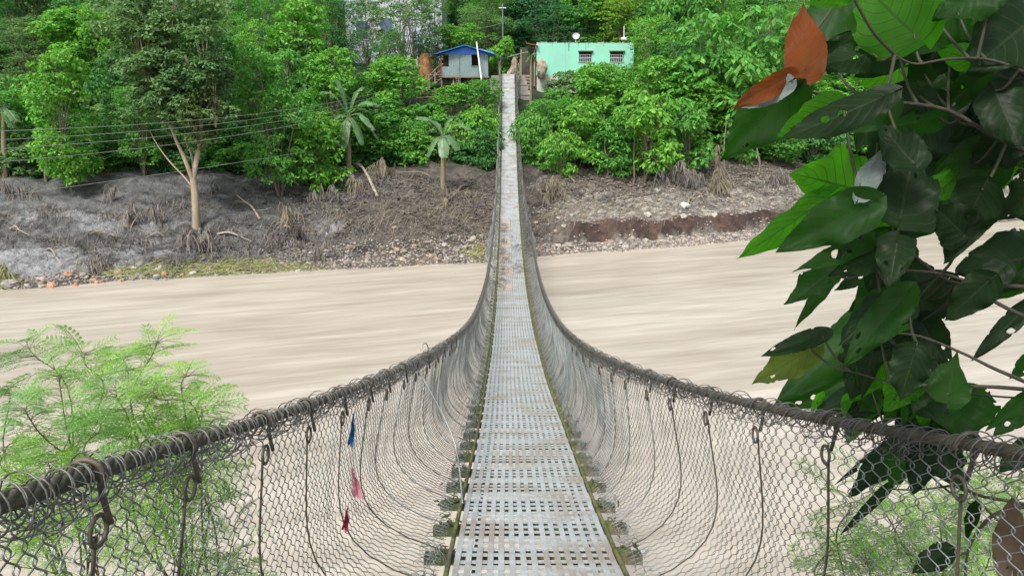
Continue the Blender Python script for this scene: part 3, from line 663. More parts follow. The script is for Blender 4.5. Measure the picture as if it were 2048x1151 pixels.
# forked pale-trunked tree
def forked():
    b = at_y(392, 455, 42.3); x0, y0 = b[0], 42.3; z0 = gz(x0, y0)
    rt = empty('forked_tree', (x0, y0, z0), 'tall grey-green tree with a pale forked trunk rising from the grey mud', 'tree')
    def p(u, v, dy=0): q = at_y(u, v, y0+dy); return q
    mb = MB()
    def limb(pts, r0, r1): mb.tube(bez(pts, 14), np.linspace(r0, r1, 14), 9)
    limb([p(392, 470)-np.array([0, 0, .3]), p(393, 440), p(390, 390), p(386, 355)], .27, .17)
    limb([p(386, 360), p(392, 325, .1), p(400, 280, .2), p(402, 215, .3), p(390, 170, .2), p(370, 110, 0)], .16, .07)
    limb([p(386, 362), p(376, 335, -.2), p(364, 305, -.3), p(350, 275, -.4), p(330, 215, -.3), p(320, 160, 0)], .13, .05)
    limb([p(384, 372), p(365, 350, .3), p(335, 318, .5), p(312, 285, .8), p(300, 262, 1.0)], .06, .012)
    limb([p(388, 345), p(383, 310, .5), p(372, 280, .8), p(350, 200, 1)], .08, .04)
    limb([p(400, 235, .2), p(405, 190, .4), p(415, 120, .5)], .08, .04)
    obj('trunk', mb.mesh('forked_trunk', True), M['pale_bark'], rt)
    for (u, v, rw, rh, dy, sd) in ((345, 205, 45, 45, -.3, 37), (290, 120, 50, 60, -.2, 38), (425, 190, 40, 60, .2, 39), (330, 85, 105, 95, 1.2, 31), (270, 60, 60, 60, 1.8, 32), (405, 110, 62, 90, .6, 33), (385, 235, 55, 48, .2, 34), (300, 170, 60, 60, .8, 35), (340, 20, 90, 50, 1.5, 36)):
        c = p(u, v, dy); sc = 43/FPX
        V, Q, C, R_ = crown('x', rw*sc*1.1, rh*sc*1.1, 14, 20, 22, .23, .5, .5, .4, sd, .6)
        o = obj('crown', mesh_np('forked_crown', V+c, Q), M['leaf'], rt); o.color = (.155, .265, .105, 1) if sd not in (34,) else (.11, .17, .05, 1)
        mb2 = MB()
        for q in C[:9]: mb2.tube(bez([c+np.array([0, 0, -rh*sc]), c+q*.4, c+q], 6), np.linspace(.05, .015, 6), 4)
        obj('branch', mb2.mesh('forked_branch', True), M['pale_bark'], rt)
forked()
# bare lower trunks standing on the mud
for i, (u, vb, vt, Y, r_, lab) in enumerate(((97, 395, 300, 47, .09, 'thin trunk just left of the layered tree trunk'), (320, 365, 210, 50, .13, 'dim trunk in the shade left of the forked tree'), (152, 400, 290, 46.5, .07, 'thin stem right of the layered tree trunk'), (1214, 345, 230, 54.6, .07, 'thin stem nearest the bridge on the right bank'), (1267, 342, 230, 54.6, .07, 'second thin stem on the right bank'), (1518, 325, 240, 58.5, .08, 'thin stem behind the drooping near leaf'), (1447, 330, 240, 57, .06, 'thin bare stem right of the pale dry bush'))):
    a = at_y(u, vb, Y); zg = gz(a[0], Y); b = at_y(u+6*(-1)**i, vt, Y+.8)
    o = obj('bare_trunk', MB().tube(bez([(a[0], Y, zg-.3), (a[0]+.07, Y, zg+.6), ((a[0]+b[0])/2-.08, Y+.3, (zg+b[2])/2), tuple(b)], 12), np.linspace(r_*1.2, r_*.6, 12), 8).mesh('bare_trunk', True), M['bark']); tag(o, lab, 'tree trunk', 'bare trunks at the edge of the mud')
# ---------------------------------------------------------------- banana plants
def banana(u, vb, vt, Y, leaves, label, stem_r=.2):
    a = at_y(u, vb, Y); zg = gz(a[0], Y); b = at_y(u, vt, Y)
    rt = empty('banana_plant', (a[0], Y, zg), label, 'banana plant', 'banana plants')
    obj('stem', MB().tube(bez([(a[0], Y, zg-.2), ((a[0]+b[0])/2, Y, (zg+b[2])/2), tuple(b)], 10), np.linspace(stem_r, stem_r*.55, 10), 9).mesh('banana_stem', True), M['banana_stem'], rt)
    for i, (du, dv, wd, dy) in enumerate(leaves):
        e = at_y(u+du, vt+dv, Y+dy); L = np.linalg.norm(e-b); mid = (b+e)/2+np.array([0, 0, L*.28]); P = bez([b, b*.6+mid*.4+np.array([0, 0, L*.06]), mid, e*.75+mid*.25+np.array([0, 0, L*.04]), e], 26); n = 26
        t = np.linspace(0, 1, n); wd = wd*1.3; tg = unit(np.gradient(P, axis=0)); sd = unit(np.cross(tg, [0, 0, 1.])); up = np.cross(sd, tg)
        w_ = wd*np.clip(np.sin(PI*np.clip((t-.08)/.9, 0, 1))**.55, .02, 1)
        mb = MB(); mb.tube(P, np.linspace(.035, .008, n), 4)
        for s_ in (-1, 1):
            i0 = 0; g = np.random.default_rng(i*7+int(u)+s_)
            while i0 < n-1:                  # torn lamina segments
                i1 = min(n-1, i0+int(g.integers(1, 4))); dr = g.uniform(.15, .55)
                ss = np.array([0, .5, 1.]); seg = []
                for k in range(i0, i1+1):
                    kk = k+(.12 if k == i0 else (-.12 if k == i1 else 0)); 
                    for q in ss: seg.append(P[k]+sd[k]*s_*w_[k]*q*.9+tg[k]*(.0 if q == 0 else (kk-k)*L/n*q)+np.array([0, 0, -1])*w_[k]*q*q*dr+tg[k]*w_[k]*q*.35)
                m = i1-i0+1; mb.add(seg, [[3*r+c, 3*r+c+1, 3*r+c+4, 3*r+c+3] for r in range(m-1) for c in range(2)]); i0 = i1
        obj('leaf', mb.mesh('banana_leaf'), M['banana'], rt)
banana(886, 385, 275, 48.5, [(-55, -38, .3, -.5), (-25, -32, .25, .8), (58, -15, .28, -.3), (18, -38, .2, .3), (30, 25, .3, -.8), (-32, 38, .28, -.6), (2, 40, .3, -1.2), (50, 8, .25, .8)], 'banana plant with broad pale leaves standing left of the bridge')
banana(697, 335, 235, 51, [(-58, -50, .3, -.4), (-25, -75, .32, .2), (30, -60, .3, .6), (62, -22, .3, -.3), (52, 25, .3, -.8), (28, 55, .28, -.6), (-10, 60, .3, -1), (-38, 15, .3, -.6), (46, -8, .28, .9), (60, 45, .26, -.2)], 'taller banana plant with many leaves left of the other banana plant')
banana(6, 330, 225, 47, [(28, 18, .3, -.5), (-30, -20, .3, 0), (14, -20, .28, .5), (20, 30, .26, -.3), (-26, 26, .28, -.3)], 'banana plant cut by the left edge of the photo')
banana(1062, 180, 112, 67, [(-12, -8, .22, -.2), (12, -4, .22, 0), (-10, 12, .2, -.2), (11, 14, .2, .3)], 'thin yellowing banana stem beside the mint house', .13)
# ---------------------------------------------------------------- houses
def bx(mb, a, b): a = np.array(a, float); b = np.array(b, float); mb.box((a+b)/2, abs(b-a)/2); return mb
YH = 68.5; d0 = at_y(930, 152, YH); k_ = (YH*C_)/FPX*1.0      # metres per pixel there
def hp(u, v, Y=YH): return at_y(u, v, Y)
fl = hp(930, 152)[2]; tpz = hp(930, 108)[2]; xl = hp(882, 152)[0]; x_r = hp(976, 152)[0]; gy = YH
hut = empty('stilt_hut', ((xl+x_r)/2, YH, gz((xl+x_r)/2, YH)), 'small grey-green sheet-metal hut on stilts under a blue gable roof', 'hut')
xs_ = [hp(u, 150)[0] for u in (898, 920, 943)]
# corrugated wall sheets
def sheet(name, xa, xb, za, zb_, m, par, y=YH, lab=None):
    n = max(6, int((xb-xa)/.05)); xx = np.linspace(xa, xb, n); yy = y+.012*np.sin(xx*2*PI/.16)
    V = np.concatenate([np.stack([xx, yy, 0*xx+za], -1), np.stack([xx, yy, 0*xx+zb_], -1), np.stack([xx, yy+.02, 0*xx+za], -1), np.stack([xx, yy+.02, 0*xx+zb_], -1)])
    Q = [[i, i+1, n+i+1, n+i] for i in range(n-1)]+[[2*n+i+1, 2*n+i, 3*n+i, 3*n+i+1] for i in range(n-1)]
    return obj(name, mesh_np(name, V, Q), m, par)
hz = fl+.8
sheet('wall_sheet', xl, xs_[0], fl, fl+.78, M['sheet'], hut)
sheet('wall_sheet', xs_[0], xs_[1]-.02, fl, tpz, M['sheet'], hut)
sheet('wall_sheet', xs_[1]+.02, xs_[2], fl, tpz, M['sheet'], hut, YH+.01)
xw1 = hp(957, 150)[0]
sheet('wall_sheet', xs_[2], xw1, fl, fl+.8, M['sheet'], hut)
sheet('wall_sheet', xw1+.02, x_r, fl, tpz, M['sheet'], hut, YH+.005)
mb = MB(); bx(mb, (xs_[2], YH-.05, fl+.78), (xw1, YH-.02, fl+.84)); bx(mb, (xs_[2]-.03, YH-.05, fl+.78), (xs_[2]+.02, YH-.02, tpz)); bx(mb, (xw1, YH-.05, fl+.78), (xw1+.05, YH-.02, tpz))
obj('window_frame', mb.mesh('window_frame'), M['sheet'], hut)
mb = MB(); bx(mb, (xl, YH+3, fl), (x_r, YH+3.05, tpz)); bx(mb, (xl+.02, YH+.05, fl), (xl+.06, YH+3, fl+.8)); bx(mb, (x_r-.05, YH+.05, fl), (x_r-.01, YH+3, tpz)); obj('back_wall', mb.mesh('back_wall'), M['wood'], hut)
mb = MB(); bx(mb, (xl-.15, YH-.25, fl-.14), (x_r+.1, YH+3.1, fl-.03)); obj('floor', mb.mesh('hut_floor'), M['wood'], hut)
for u in (883, 907, 917, 945, 974):
    x_ = hp(u, 160)[0]
    for dy in (0, 2.6): obj('stilt', MB().box((x_, YH+dy, fl-1.35), (.06, .06, 1.22)).mesh('stilt'), M['wood'], hut)
for u in (883,): obj('post', MB().box((hp(u, 150)[0], YH-.02, (fl+tpz)/2), (.045, .045, (tpz-fl)/2)).mesh('post'), M['red'], hut)
rx0, rx1, rxm = hp(870, 108)[0], hp(990, 108)[0], hp(930, 90)[0]; rz0, rz1 = hp(930, 109)[2], hp(930, 91)[2]
for (xa, za, xb_, zb2, ya, yb) in ((rx0, rz0, rxm, rz1, YH-.6, YH+3.4), (rxm, rz1, rx1, rz0, YH-.6, YH+3.4)):
    n = 16; yy = np.linspace(ya, yb, n); t = .025*np.cos(np.arange(n)*PI)
    V = np.concatenate([np.stack([0*yy+xa, yy, za+t], -1), np.stack([0*yy+xb_, yy, zb2+t], -1), np.stack([0*yy+xa, yy, za+t-.04], -1), np.stack([0*yy+xb_, yy, zb2+t-.04], -1)])
    Q = [[i, n+i, n+i+1, i+1] for i in range(n-1)]+[[2*n+i, 2*n+i+1, 3*n+i+1, 3*n+i] for i in range(n-1)]+[[0, 2*n, 3*n, n], [n-1, 2*n-1, 4*n-1, 3*n-1]]
    obj('roof_slope', mesh_np('roof_slope', V, Q), M['blue'], hut)
V = [(rx0+.5, YH-.03, rz0), (rx1-.5, YH-.03, rz0), (rxm, YH-.03, rz1-.08), (rx0+.5, YH+.03, rz0), (rx1-.5, YH+.03, rz0), (rxm, YH+.03, rz1-.08)]
obj('gable', mesh_np('gable', V, None, [[0, 1, 2], [3, 5, 4]]), M['blue'], hut)
mb = MB(); mb.box((hp(972, 100)[0], YH+2.3, hp(972, 101)[2]), (.65, 1.2, .03), [list(q) for q in Matrix.Rotation(.25, 3, 'Y')]); obj('side_roof', mb.mesh('side_roof'), mat('pale_blue_sheet', (.10, .26, .62), .5, var=(.3, .42, .6), scale=2), hut)
# ladder, white pole, struts
lad = empty('ladder', tuple(hp(916, 175, YH-.6)), 'short pale bamboo ladder propped under the stilt hut', 'ladder')
for u in (912, 920): obj('rail', MB().tube([hp(u+1, 176, YH-.7), hp(u, 154, YH-.35)], .03, 6).mesh('ladder_rail'), M['straw'], lad)
for k in range(5): v = 158+k*4; obj('rung', MB().tube([hp(912, v, YH-.5), hp(921, v, YH-.5)], .022, 5).mesh('rung'), M['straw'], lad)
o = obj('leaning_pole', MB().tube([hp(953, 84, YH-.75), hp(963, 160, YH-.65)], .055, 7, True).mesh('leaning_pole', True), M['white']); tag(o, 'thin white pole leaning in front of the blue-roofed hut', 'pole')
st = empty('wooden_staircase', tuple(hp(860, 175, 67)), 'rickety brown wooden stair and railing left of the stilt hut', 'stairs')
for (a, b, r_) in (((840, 188), (882, 158), .05), ((838, 176), (880, 142), .035), ((842, 166), (882, 128), .03), ((845, 190), (845, 168), .04), ((858, 178), (858, 150), .04), ((870, 168), (870, 138), .04), ((832, 196), (888, 192), .05), ((850, 150), (884, 150), .03)):
    obj('timber', MB().tube([hp(*a, YH-1.2), hp(*b, YH-.6)], r_, 6, True).mesh('timber'), M['wood'], st)
for k in range(6): obj('tread', MB().box(hp(845+k*6.5, 185-k*5, YH-.8), (.17, .35, .02)).mesh('tread'), M['wood'], st)
# haystack
def lump(c, r, seed, n=26, amp=.25, sq=1.0):
    u_ = np.linspace(0, 2*PI, n, endpoint=False); v_ = np.linspace(0, PI, n//2+1); U_, V_ = np.meshgrid(u_, v_)
    rr = 1+amp*fbm(np.cos(U_)*np.sin(V_)*2+seed, np.sin(U_)*np.sin(V_)*2+np.cos(V_)*2.5, int(seed*10), 3)
    P = np.stack([np.cos(U_)*np.sin(V_)*rr*r[0], np.sin(U_)*np.sin(V_)*rr*r[1], np.cos(V_)*rr*r[2]], -1).reshape(-1, 3)+np.array(c)
    a = np.arange(n//2)[:, None]*n+np.arange(n)[None]; b = np.arange(n//2)[:, None]*n+(np.arange(n)[None]+1) % n
    return P, np.stack([a, a+n, b+n, b], -1).reshape(-1, 4)
c = hp(851, 143, 69.5); V, Q = lump(c, (.62, .7, 1.5), 1.3); mb = MB().add(V, Q)
g_ = rng; n = 500; th = g_.uniform(0, 2*PI, n); hh = g_.uniform(-1, 1, n); pp = np.stack([np.cos(th)*.66*np.sqrt(1-hh**2*.8), np.sin(th)*.74*np.sqrt(1-hh**2*.8), hh*1.5], -1)+c
V, Q = quads(pp, np.stack([rng.normal(0, .05, n), rng.normal(0, .05, n), -.16+0*th], -1), rng.normal(0, .014, (n, 3))); mb.add(V, Q)
tag(obj('haystack', mb.mesh('haystack', True), M['thatch']), 'orange brown straw stack left of the stilt hut', 'haystack')
# mint house
YM = 71.5; mh = empty('mint_house', tuple(hp(1170, 178, YM)), 'flat-roofed mint green house with two barred windows right of the bridge', 'house')
def mp_(u, v, Y=YM): return at_y(u, v, Y)
xa, xb = mp_(1073, 120)[0], mp_(1267, 120)[0]; zt = mp_(1170, 87)[2]; zb_ = mp_(1170, 150)[2]
Ru = lambda u: mp_(u, 120)[0]
w1 = (Ru(1158), Ru(1184)); w2 = (Ru(1220), Ru(1247)); wz = (mp_(0, 124)[2], mp_(0, 104)[2])
mb = MB(); D_ = 4.5
bx(mb, (xa, YM, zb_), (w1[0], YM+.25, zt)); bx(mb, (w1[1], YM, zb_), (w2[0], YM+.25, zt)); bx(mb, (w2[1], YM, zb_), (xb, YM+.25, zt))
for w_ in (w1, w2): bx(mb, (w_[0], YM, zb_), (w_[1], YM+.25, wz[0])); bx(mb, (w_[0], YM, wz[1]), (w_[1], YM+.25, zt))
bx(mb, (xa, YM+.25, zb_), (xa+.25, YM+D_, zt)); bx(mb, (xb-.25, YM+.25, zb_), (xb, YM+D_, zt)); bx(mb, (xa+.25, YM+D_-.25, zb_), (xb-.25, YM+D_, zt))
obj('wall', mb.mesh('mint_wall'), M['mint'], mh)
mb = MB(); bx(mb, (xa+.25, YM+.25, zt-.35), (xb-.25, YM+D_-.25, zt-.2)); obj('roof_slab', mb.mesh('roof_slab'), M['concrete'], mh)
mb = MB(); xx = xa
while xx < xb-.1:                         # grime and broken render along the parapet
    l = rng.uniform(.12, .4); bx(mb, (xx, YM+.01, zt+.0), (min(xx+l, xb), YM+.24, zt+rng.uniform(.03, .13))); xx += l+.001
obj('parapet_edge', mb.mesh('parapet_edge'), mat('stained_render', (.16, .19, .15), .9, var=(.32, .5, .4), scale=4), mh)
sm_ = mat('rain_stain', (.16, .36, .27), .9, var=(.2, .5, .36), scale=5)
for q in range(11):
    x_ = rng.uniform(xa+.1, xb-.2); l = rng.uniform(.15, .9); w_ = rng.uniform(.015, .05); mb = MB(); bx(mb, (x_-w_, YM-.006, zt-l), (x_+w_, YM-.002, zt)); obj('stain', mb.mesh('stain'), sm_, mh)
mb = MB(); bx(mb, (Ru(1131)-.02, YM-.012, zb_), (Ru(1131)+.02, YM-.002, zt-.02)); bx(mb, (xa-.03, YM-.03, zb_-.02), (xb+.02, YM-.003, zb_+.06)); obj('band', mb.mesh('band'), mat('faded_mint', (.22, .50, .40), .8), mh)
mb = MB(); bx(mb, (xa+.05, YM-.12, zb_-1.6), (xb-.1, YM+D_, zb_-.02)); obj('plinth', mb.mesh('plinth'), mat('pale_concrete', (.58, .56, .52), .9, var=(.36, .38, .31), scale=1.4, bump=.4), mh)
for w_ in (w1, w2):
    mb = MB(); bx(mb, (w_[0]+.04, YM+.18, wz[0]+.04), (w_[1]-.04, YM+.2, wz[1]-.04)); win = obj('window', mb.mesh('window'), M['dark'], mh)
    mb = MB()
    bx(mb, (w_[0]-.09, YM-.22, wz[1]+.02), (w_[1]+.09, YM-.003, wz[1]+.1)); obj('lintel', mb.mesh('lintel'), M['dark_steel'], win)
    mb = MB(); bx(mb, (w_[0]-.07, YM-.05, wz[0]-.08), (w_[1]+.07, YM-.004, wz[0]-.01)); obj('sill', mb.mesh('sill'), M['concrete'], win)
    mb = MB(); q = w_[0]+.12
    while q < w_[1]: bx(mb, (q-.014, YM+.05, wz[0]), (q+.014, YM+.075, wz[1]-.22)); q += .17
    bx(mb, (w_[0], YM+.045, wz[1]-.26), (w_[1], YM+.08, wz[1]-.22)); bx(mb, (w_[0], YM+.045, (wz[0]+wz[1])/2-.1), (w_[1], YM+.08, (wz[0]+wz[1])/2-.07)); obj('grille', mb.mesh('grille'), M['white'], win)
c = mp_(1152, 72, YM+1.2); sd_ = empty('satellite_dish', tuple(c), 'small white satellite dish on the roof of the mint house', 'satellite dish')
V = []; Q = []
for i in range(7):
    for j in range(20): r_ = i/6*.33; a = j*2*PI/20; V.append((c[0]+r_*math.cos(a), c[1]+.9*r_*r_*-1+.1, c[2]+r_*math.sin(a)*.85))
for i in range(6):
    for j in range(20): Q.append([i*20+j, i*20+(j+1) % 20, (i+1)*20+(j+1) % 20, (i+1)*20+j])
obj('dish', mesh_np('dish', V, Q, smooth=True), M['white'], sd_); obj('mast', MB().tube([c+np.array([0, .12, 0]), c+np.array([0, .15, -.65])], .03, 6).mesh('mast'), M['white'], sd_); obj('feed_arm', MB().tube([c+np.array([0, .0, -.3]), c+np.array([.02, -.35, 0])], .012, 5).mesh('feed_arm'), M['white'], sd_)
c = mp_(1248, 77, YM+1); rp = empty('roof_antenna', tuple(c), 'white post with a small base box at the right end of the mint roof', 'antenna')
obj('post', MB().tube([c, mp_(1248, 53, YM+1)], .045, 7, True).mesh('antenna_post'), M['white'], rp); obj('base_box', MB().box(c, (.27, .15, .1)).mesh('base_box'), M['white'], rp)
# red roofed shed left of the mint house
rs = empty('red_roofed_shed', tuple(mp_(1062, 150, YM+1)), 'dark open shed with a small red roof at the left side of the mint house', 'shed')
mb = MB(); mb.box(mp_(1064, 90, YM+.5), (.55, .9, .03), [list(q) for q in Matrix.Rotation(.2, 3, 'Y')]); obj('roof', mb.mesh('shed_roof'), M['red'], rs)
mb = MB(); bx(mb, tuple(mp_(1040, 175, YM+1.6)), tuple(mp_(1072, 96, YM+2.2))); obj('back_wall', mb.mesh('shed_wall'), mat('dark_boards', (.05, .045, .035), .9, var=(.09, .08, .06), scale=2), rs)
for u in (1042, 1069): obj('post', MB().box((mp_(u, 130)[0], YM+.2, mp_(u, 136, YM)[2]), (.06, .06, 1.6)).mesh('shed_post'), M['wood'], rs)
mb = MB(); 
for k in range(5): v = 150+k*6; mb = MB(); bx(mb, tuple(mp_(1032, v+3.6, YM-.3)), tuple(mp_(1060, v, YM-.22))); obj('board', mb.mesh('shed_board'), M['wood'], rs)
# canopy at the bridge end
cn = empty('tarp_canopy', tuple(hp(1010, 150, 70)), 'sagging dark blue tarp canopy on poles above the far bridge gate', 'canopy')
P0 = [hp(993, 118, 69.3), hp(1014, 113, 69.3), hp(1000, 122, 70.8), hp(1018, 114, 70.8)]
n = 10; V = []
for i in range(n):
    for j in range(n):
        a, b = i/(n-1), j/(n-1); p_ = (P0[0]*(1-a)+P0[1]*a)*(1-b)+(P0[2]*(1-a)+P0[3]*a)*b; p_ = p_+np.array([0, 0, -.12*math.sin(PI*a)*math.sin(PI*b)+.05*math.sin(9*a+5*b)-(.25 if i == 0 else 0)]); V.append(p_)
obj('tarp', mesh_np('tarp', V, [[i*n+j, i*n+j+1, (i+1)*n+j+1, (i+1)*n+j] for i in range(n-1) for j in range(n-1)], smooth=True), M['tarp'], cn)
obj('ridge_pole', MB().tube([hp(1013, 115, 69.8), hp(1054, 104, 70.5)], .045, 6).mesh('ridge_pole'), M['power'], cn)
for u in (997, 1040): obj('pole', MB().tube([hp(u, 118, 70), hp(u, 175, 70)], .05, 6).mesh('canopy_pole'), M['wood'], cn)
V = []; n = 9
for i in range(n):
    for j in range(n): a, b = i/(n-1), j/(n-1); q = hp(1018+16*a+5*math.sin(b*5), 118+33*b+6*math.sin(a*7), 70+.15*math.sin(a*12+b*3)); V.append(q)
obj('hanging_sack', mesh_np('hanging_sack', V, [[i*n+j, i*n+j+1, (i+1)*n+j+1, (i+1)*n+j] for i in range(n-1) for j in range(n-1)], smooth=True), M['sack'], cn)
# piled sheet beside mint house
V, Q = lump(mp_(1083, 138, YM-.8), (.45, .4, .75), 4.1, amp=.6); tag(obj('tarp_pile', mesh_np('tarp_pile', V, Q, smooth=True), M['sack']), 'crumpled beige sheet piled at the lower left corner of the mint house', 'tarp')
# pale building behind the trees
YB = 84; pb = empty('pale_building', tuple(at_y(790, 190, YB)), 'pale grey two-storey building mostly hidden behind the sparse dark tree', 'building')
A = at_y(700, 210, YB); B = at_y(882, -40, YB); mb = MB(); bx(mb, (A[0], YB, A[2]), (B[0], YB+7, B[2])); obj('wall', mb.mesh('pale_wall'), M['palewall'], pb)
mb = MB(); bx(mb, (A[0]-.3, YB-.5, B[2]), (B[0]+.3, YB+7.3, B[2]+.18)); obj('roof_slab', mb.mesh('pale_roof'), M['palewall'], pb)
for (u0, u1, v0, v1) in ((712, 738, 40, 80), (760, 786, 34, 74), (835, 858, 90, 122)):
    a = at_y(u0, v1, YB); b = at_y(u1, v0, YB); mb = MB(); bx(mb, (a[0], YB-.05, a[2]), (b[0], YB-.01, b[2])); fr = obj('window', mb.mesh('pale_window'), M['white'], pb)
    mb = MB(); bx(mb, (a[0]+.1, YB-.08, a[2]+.1), (b[0]-.1, YB-.055, b[2]-.1)); obj('pane', mb.mesh('pale_pane'), mat('blue_glass', (.08, .12, .2), .15), fr)
bs = MB(); a = at_y(838, 88, YB-2); bs.box((a[0], YB-1.2, a[2]), (.9, 1.1, .05), [list(q) for q in Matrix.Rotation(.15, 3, 'Y')]); obj('porch_roof', bs.mesh('porch_roof'), M['blue'], pb)
# utility pole and wires
a = at_y(1006, 74, 76); b = at_y(1005, 8, 76)
up = empty('utility_pole', (a[0], 76, gz(a[0], 76)), 'slender white utility pole behind the far end of the bridge', 'utility pole')
obj('pole', MB().tube([(a[0], 76, gz(a[0], 76)-.3), tuple(b)], [.11, .06], 8, True).mesh('pole_shaft', True), M['white'], up)
obj('cross_arm', MB().box((b[0], 76, b[2]-.35), (.35, .04, .04)).mesh('cross_arm'), M['white'], up)
def wire(P0, P1, sag, r, label, n=40):
    t = np.linspace(0, 1, n)[:, None]; P = np.array(P0)[None]*(1-t)+np.array(P1)[None]*t; P[:, 2] -= (sag*4*t*(1-t))[:, 0]
    tag(obj('overhead_wire', MB().tube(P, r, 5).mesh('overhead_wire', True), M['power']), label, 'cable', 'overhead wires')
wire(b-np.array([0, 0, 1.7]), at_y(905, 52, 80), .35, .025, 'short wire running left from the white utility pole')
for (v0, v1, vm, nm) in ((268, 158, 0, 'highest'), (288, 163, 0, 'second highest'), (308, 170, 0, 'third'), (338, 176, 0, 'fourth')):
    A = at_y(-160, v0-2, 24); B = at_y(885, v1-12, 67.5); wire(A, B, 1.05, .012, nm+' of the four pale power lines sagging across the trees at left')
wire(at_y(-60, 400, 30), at_y(690, 290, 50), .1, .011, 'faint lowest wire crossing the forked trunk above the mud')
# ---------------------------------------------------------------- far bank debris
mb = MB()
for (x0, y0, n, sx, sy) in ((-10, 43.5, 260, 2.6, 1.6), (-6, 44.5, 420, 2.8, 2.2), (-3, 44, 300, 2, 1.5), (-5, 47.5, 260, 3, 1.6), (6, 48, 260, 3, 1.0), (12, 50.5, 320, 3.2, 1.0), (18, 53, 300, 3, 1.2), (3.5, 46.5, 120, 1.2, 1)): blades(n, x0, y0, sx, sy, .9, .016, .16, mb, dirv=rng.choice([.3, 2.6, .9]))
tag(obj('flattened_reeds', mb.mesh('flattened_reeds'), M['straw']), kind='stuff')['label'] = 'mats of flattened straw coloured reeds on the far bank'
mb = MB()
for (x0, y0, n, sx, sy) in ((-24, 40, 300, 5, 2.5), (-18, 42, 400, 4, 2.6), (-12, 42.6, 500, 3, 2), (-6, 46, 500, 4, 2.5), (8, 52, 500, 5, 1.6), (16, 55, 400, 5, 2), (-14, 39.8, 260, 2, .7), (24, 56, 300, 5, 3)): blades(n, x0, y0, sx, sy, .55, .017, .22, mb)
for q in range(36):
    x0 = rng.uniform(-29, -8) if q < 30 else rng.uniform(-9, -1.5) if q < 38 else rng.uniform(3, 20); s0 = rng.uniform(1.2, 11) if q < 38 else rng.uniform(5, 11)
    blades(int(rng.uniform(40, 130)), x0, float(shore(x0))+s0, rng.uniform(.3, 1.1), rng.uniform(.12, .4), rng.uniform(.4, .9), .017, rng.uniform(.2, .55), mb)
tag(obj('muddy_litter', mb.mesh('muddy_litter'), M['greystraw']), kind='stuff')['label'] = 'mud-coated twigs and straw scattered over the far bank'
mb = MB()
for (u, n, sx, sy) in ((230, 130, .9, .25), (330, 220, 1.2, .3), (420, 260, 1.3, .3), (505, 240, 1.2, .25), (950, 120, .5, .3), (15, 80, .6, .4)):
    x0 = (u-1024)/FPX*38; blades(n, x0, float(shore(x0))+.8, sx, sy, .7, .02, .12, mb, dirv=.35)
tag(obj('flattened_grass', mb.mesh('flattened_grass'), M['greengrass']), kind='stuff')['label'] = 'yellow-green grass laid flat along the waterline'
# grass on the slope behind
n = 26000; X = rng.uniform(-32, 40, n); Yg = shore(X)+rng.uniform(13.4, 24, n)/.95; Zg = height(X, Yg)
A = np.stack([rng.normal(0, .1, n), rng.normal(0, .1, n), rng.uniform(.12, .42, n)], -1); B = np.stack([rng.normal(0, .022, n), rng.normal(0, .012, n), 0*X], -1)
V, Q = quads(np.stack([X, Yg, Zg+.1], -1), A, B); tag(obj('slope_grass', mesh_np('slope_grass', V, Q), M['grass']), kind='stuff')['label'] = 'green grass on the slope under the trees'
# stones: shared shapes
def stone_mesh(seed, fl_=.6):
    g = np.random.default_rng(seed); V, Q = lump((0, 0, 0), (1, g.uniform(.6, .85), g.uniform(.4, fl_)), seed+.37, 10, .55); m = mesh_np('stone', V, Q, smooth=False); m.materials.append(M['stone']); return m
SM = [stone_mesh(i) for i in range(8)]
big = [(1370, 412, .45, (.85, .85, .83), 'large white boulder on the rubble above the red cut bank'), (805, 520, .2, (.60, .46, .30), 'cream yellow stone at the waterline left of the bridge'), (835, 523, .15, (.50, .28, .20), 'orange pebble at the waterline right of the cream stone'), (1072, 447, .2, (.6, .5, .38), 'cream stone beside the right edge of the bridge'), (104, 575, .30, (.50, .30, .18), 'orange rock half in the water at lower left'), (137, 550, .25, (.48, .29, .19), 'orange rock in the shingle at far left'), (152, 573, .2, (.52, .28, .18), 'orange rock touching the water at left'), (194, 568, .18, (.52, .30, .20), 'orange stone rightmost of the orange rocks'), (385, 549, .26, (.45, .42, .38), 'pale stone in the flattened grass'), (330, 552, .22, (.45, .30, .19), 'tan stone in the flattened grass'), (312, 558, .22, (.15, .15, .17), 'dark slate stone at the waterline'), (365, 553, .2, (.38, .27, .12), 'brown yellow stone in the flattened grass'), (1262, 480, .3, (.38, .34, .3), 'grey slab leaning in the rubble below the red cut bank'), (1140, 494, .3, (.36, .32, .28), 'grey rock at the foot of the cut bank'), (1295, 433, .3, (.48, .46, .43), 'pale flat rock on the rubble above the cut bank'), (1366, 435, .28, (.45, .42, .38), 'tilted pale rock below the white boulder'), (1325, 484, .3, (.42, .38, .34), 'upright pale stone in the shingle under the cut bank'), (20, 572, .42, (.3, .28, .26), 'wide grey rock at the left frame edge'), (790, 458, .22, (.42, .33, .24), 'tan round stone among the flattened reeds')]
def ray_ground(u, v):
    r = ray(u, v); t = 30.
    while t < 90:
        p = r*t
        if p[1] > 30 and p[2] < gz(p[0], p[1]): return p
        t += .12
    return r*45
def put_stone(x, y, r_, c, lab, i, grp):
    o = obj('stone', SM[i % 8]); o.location = (x, y, max(gz(x, y), WZ-.02)+r_*.12); o.scale = (r_, r_, r_); o.rotation_euler = (rng.uniform(-.2, .2), rng.uniform(-.2, .2), rng.uniform(0, 6)); o.color = (*c, 1)
    tag(o, lab, 'stone', grp)
for i, (u, v, r_, c, lab) in enumerate(big):
    p = ray_ground(u, v); put_stone(p[0], p[1], r_, c, lab, i, 'distinct stones on the far bank')
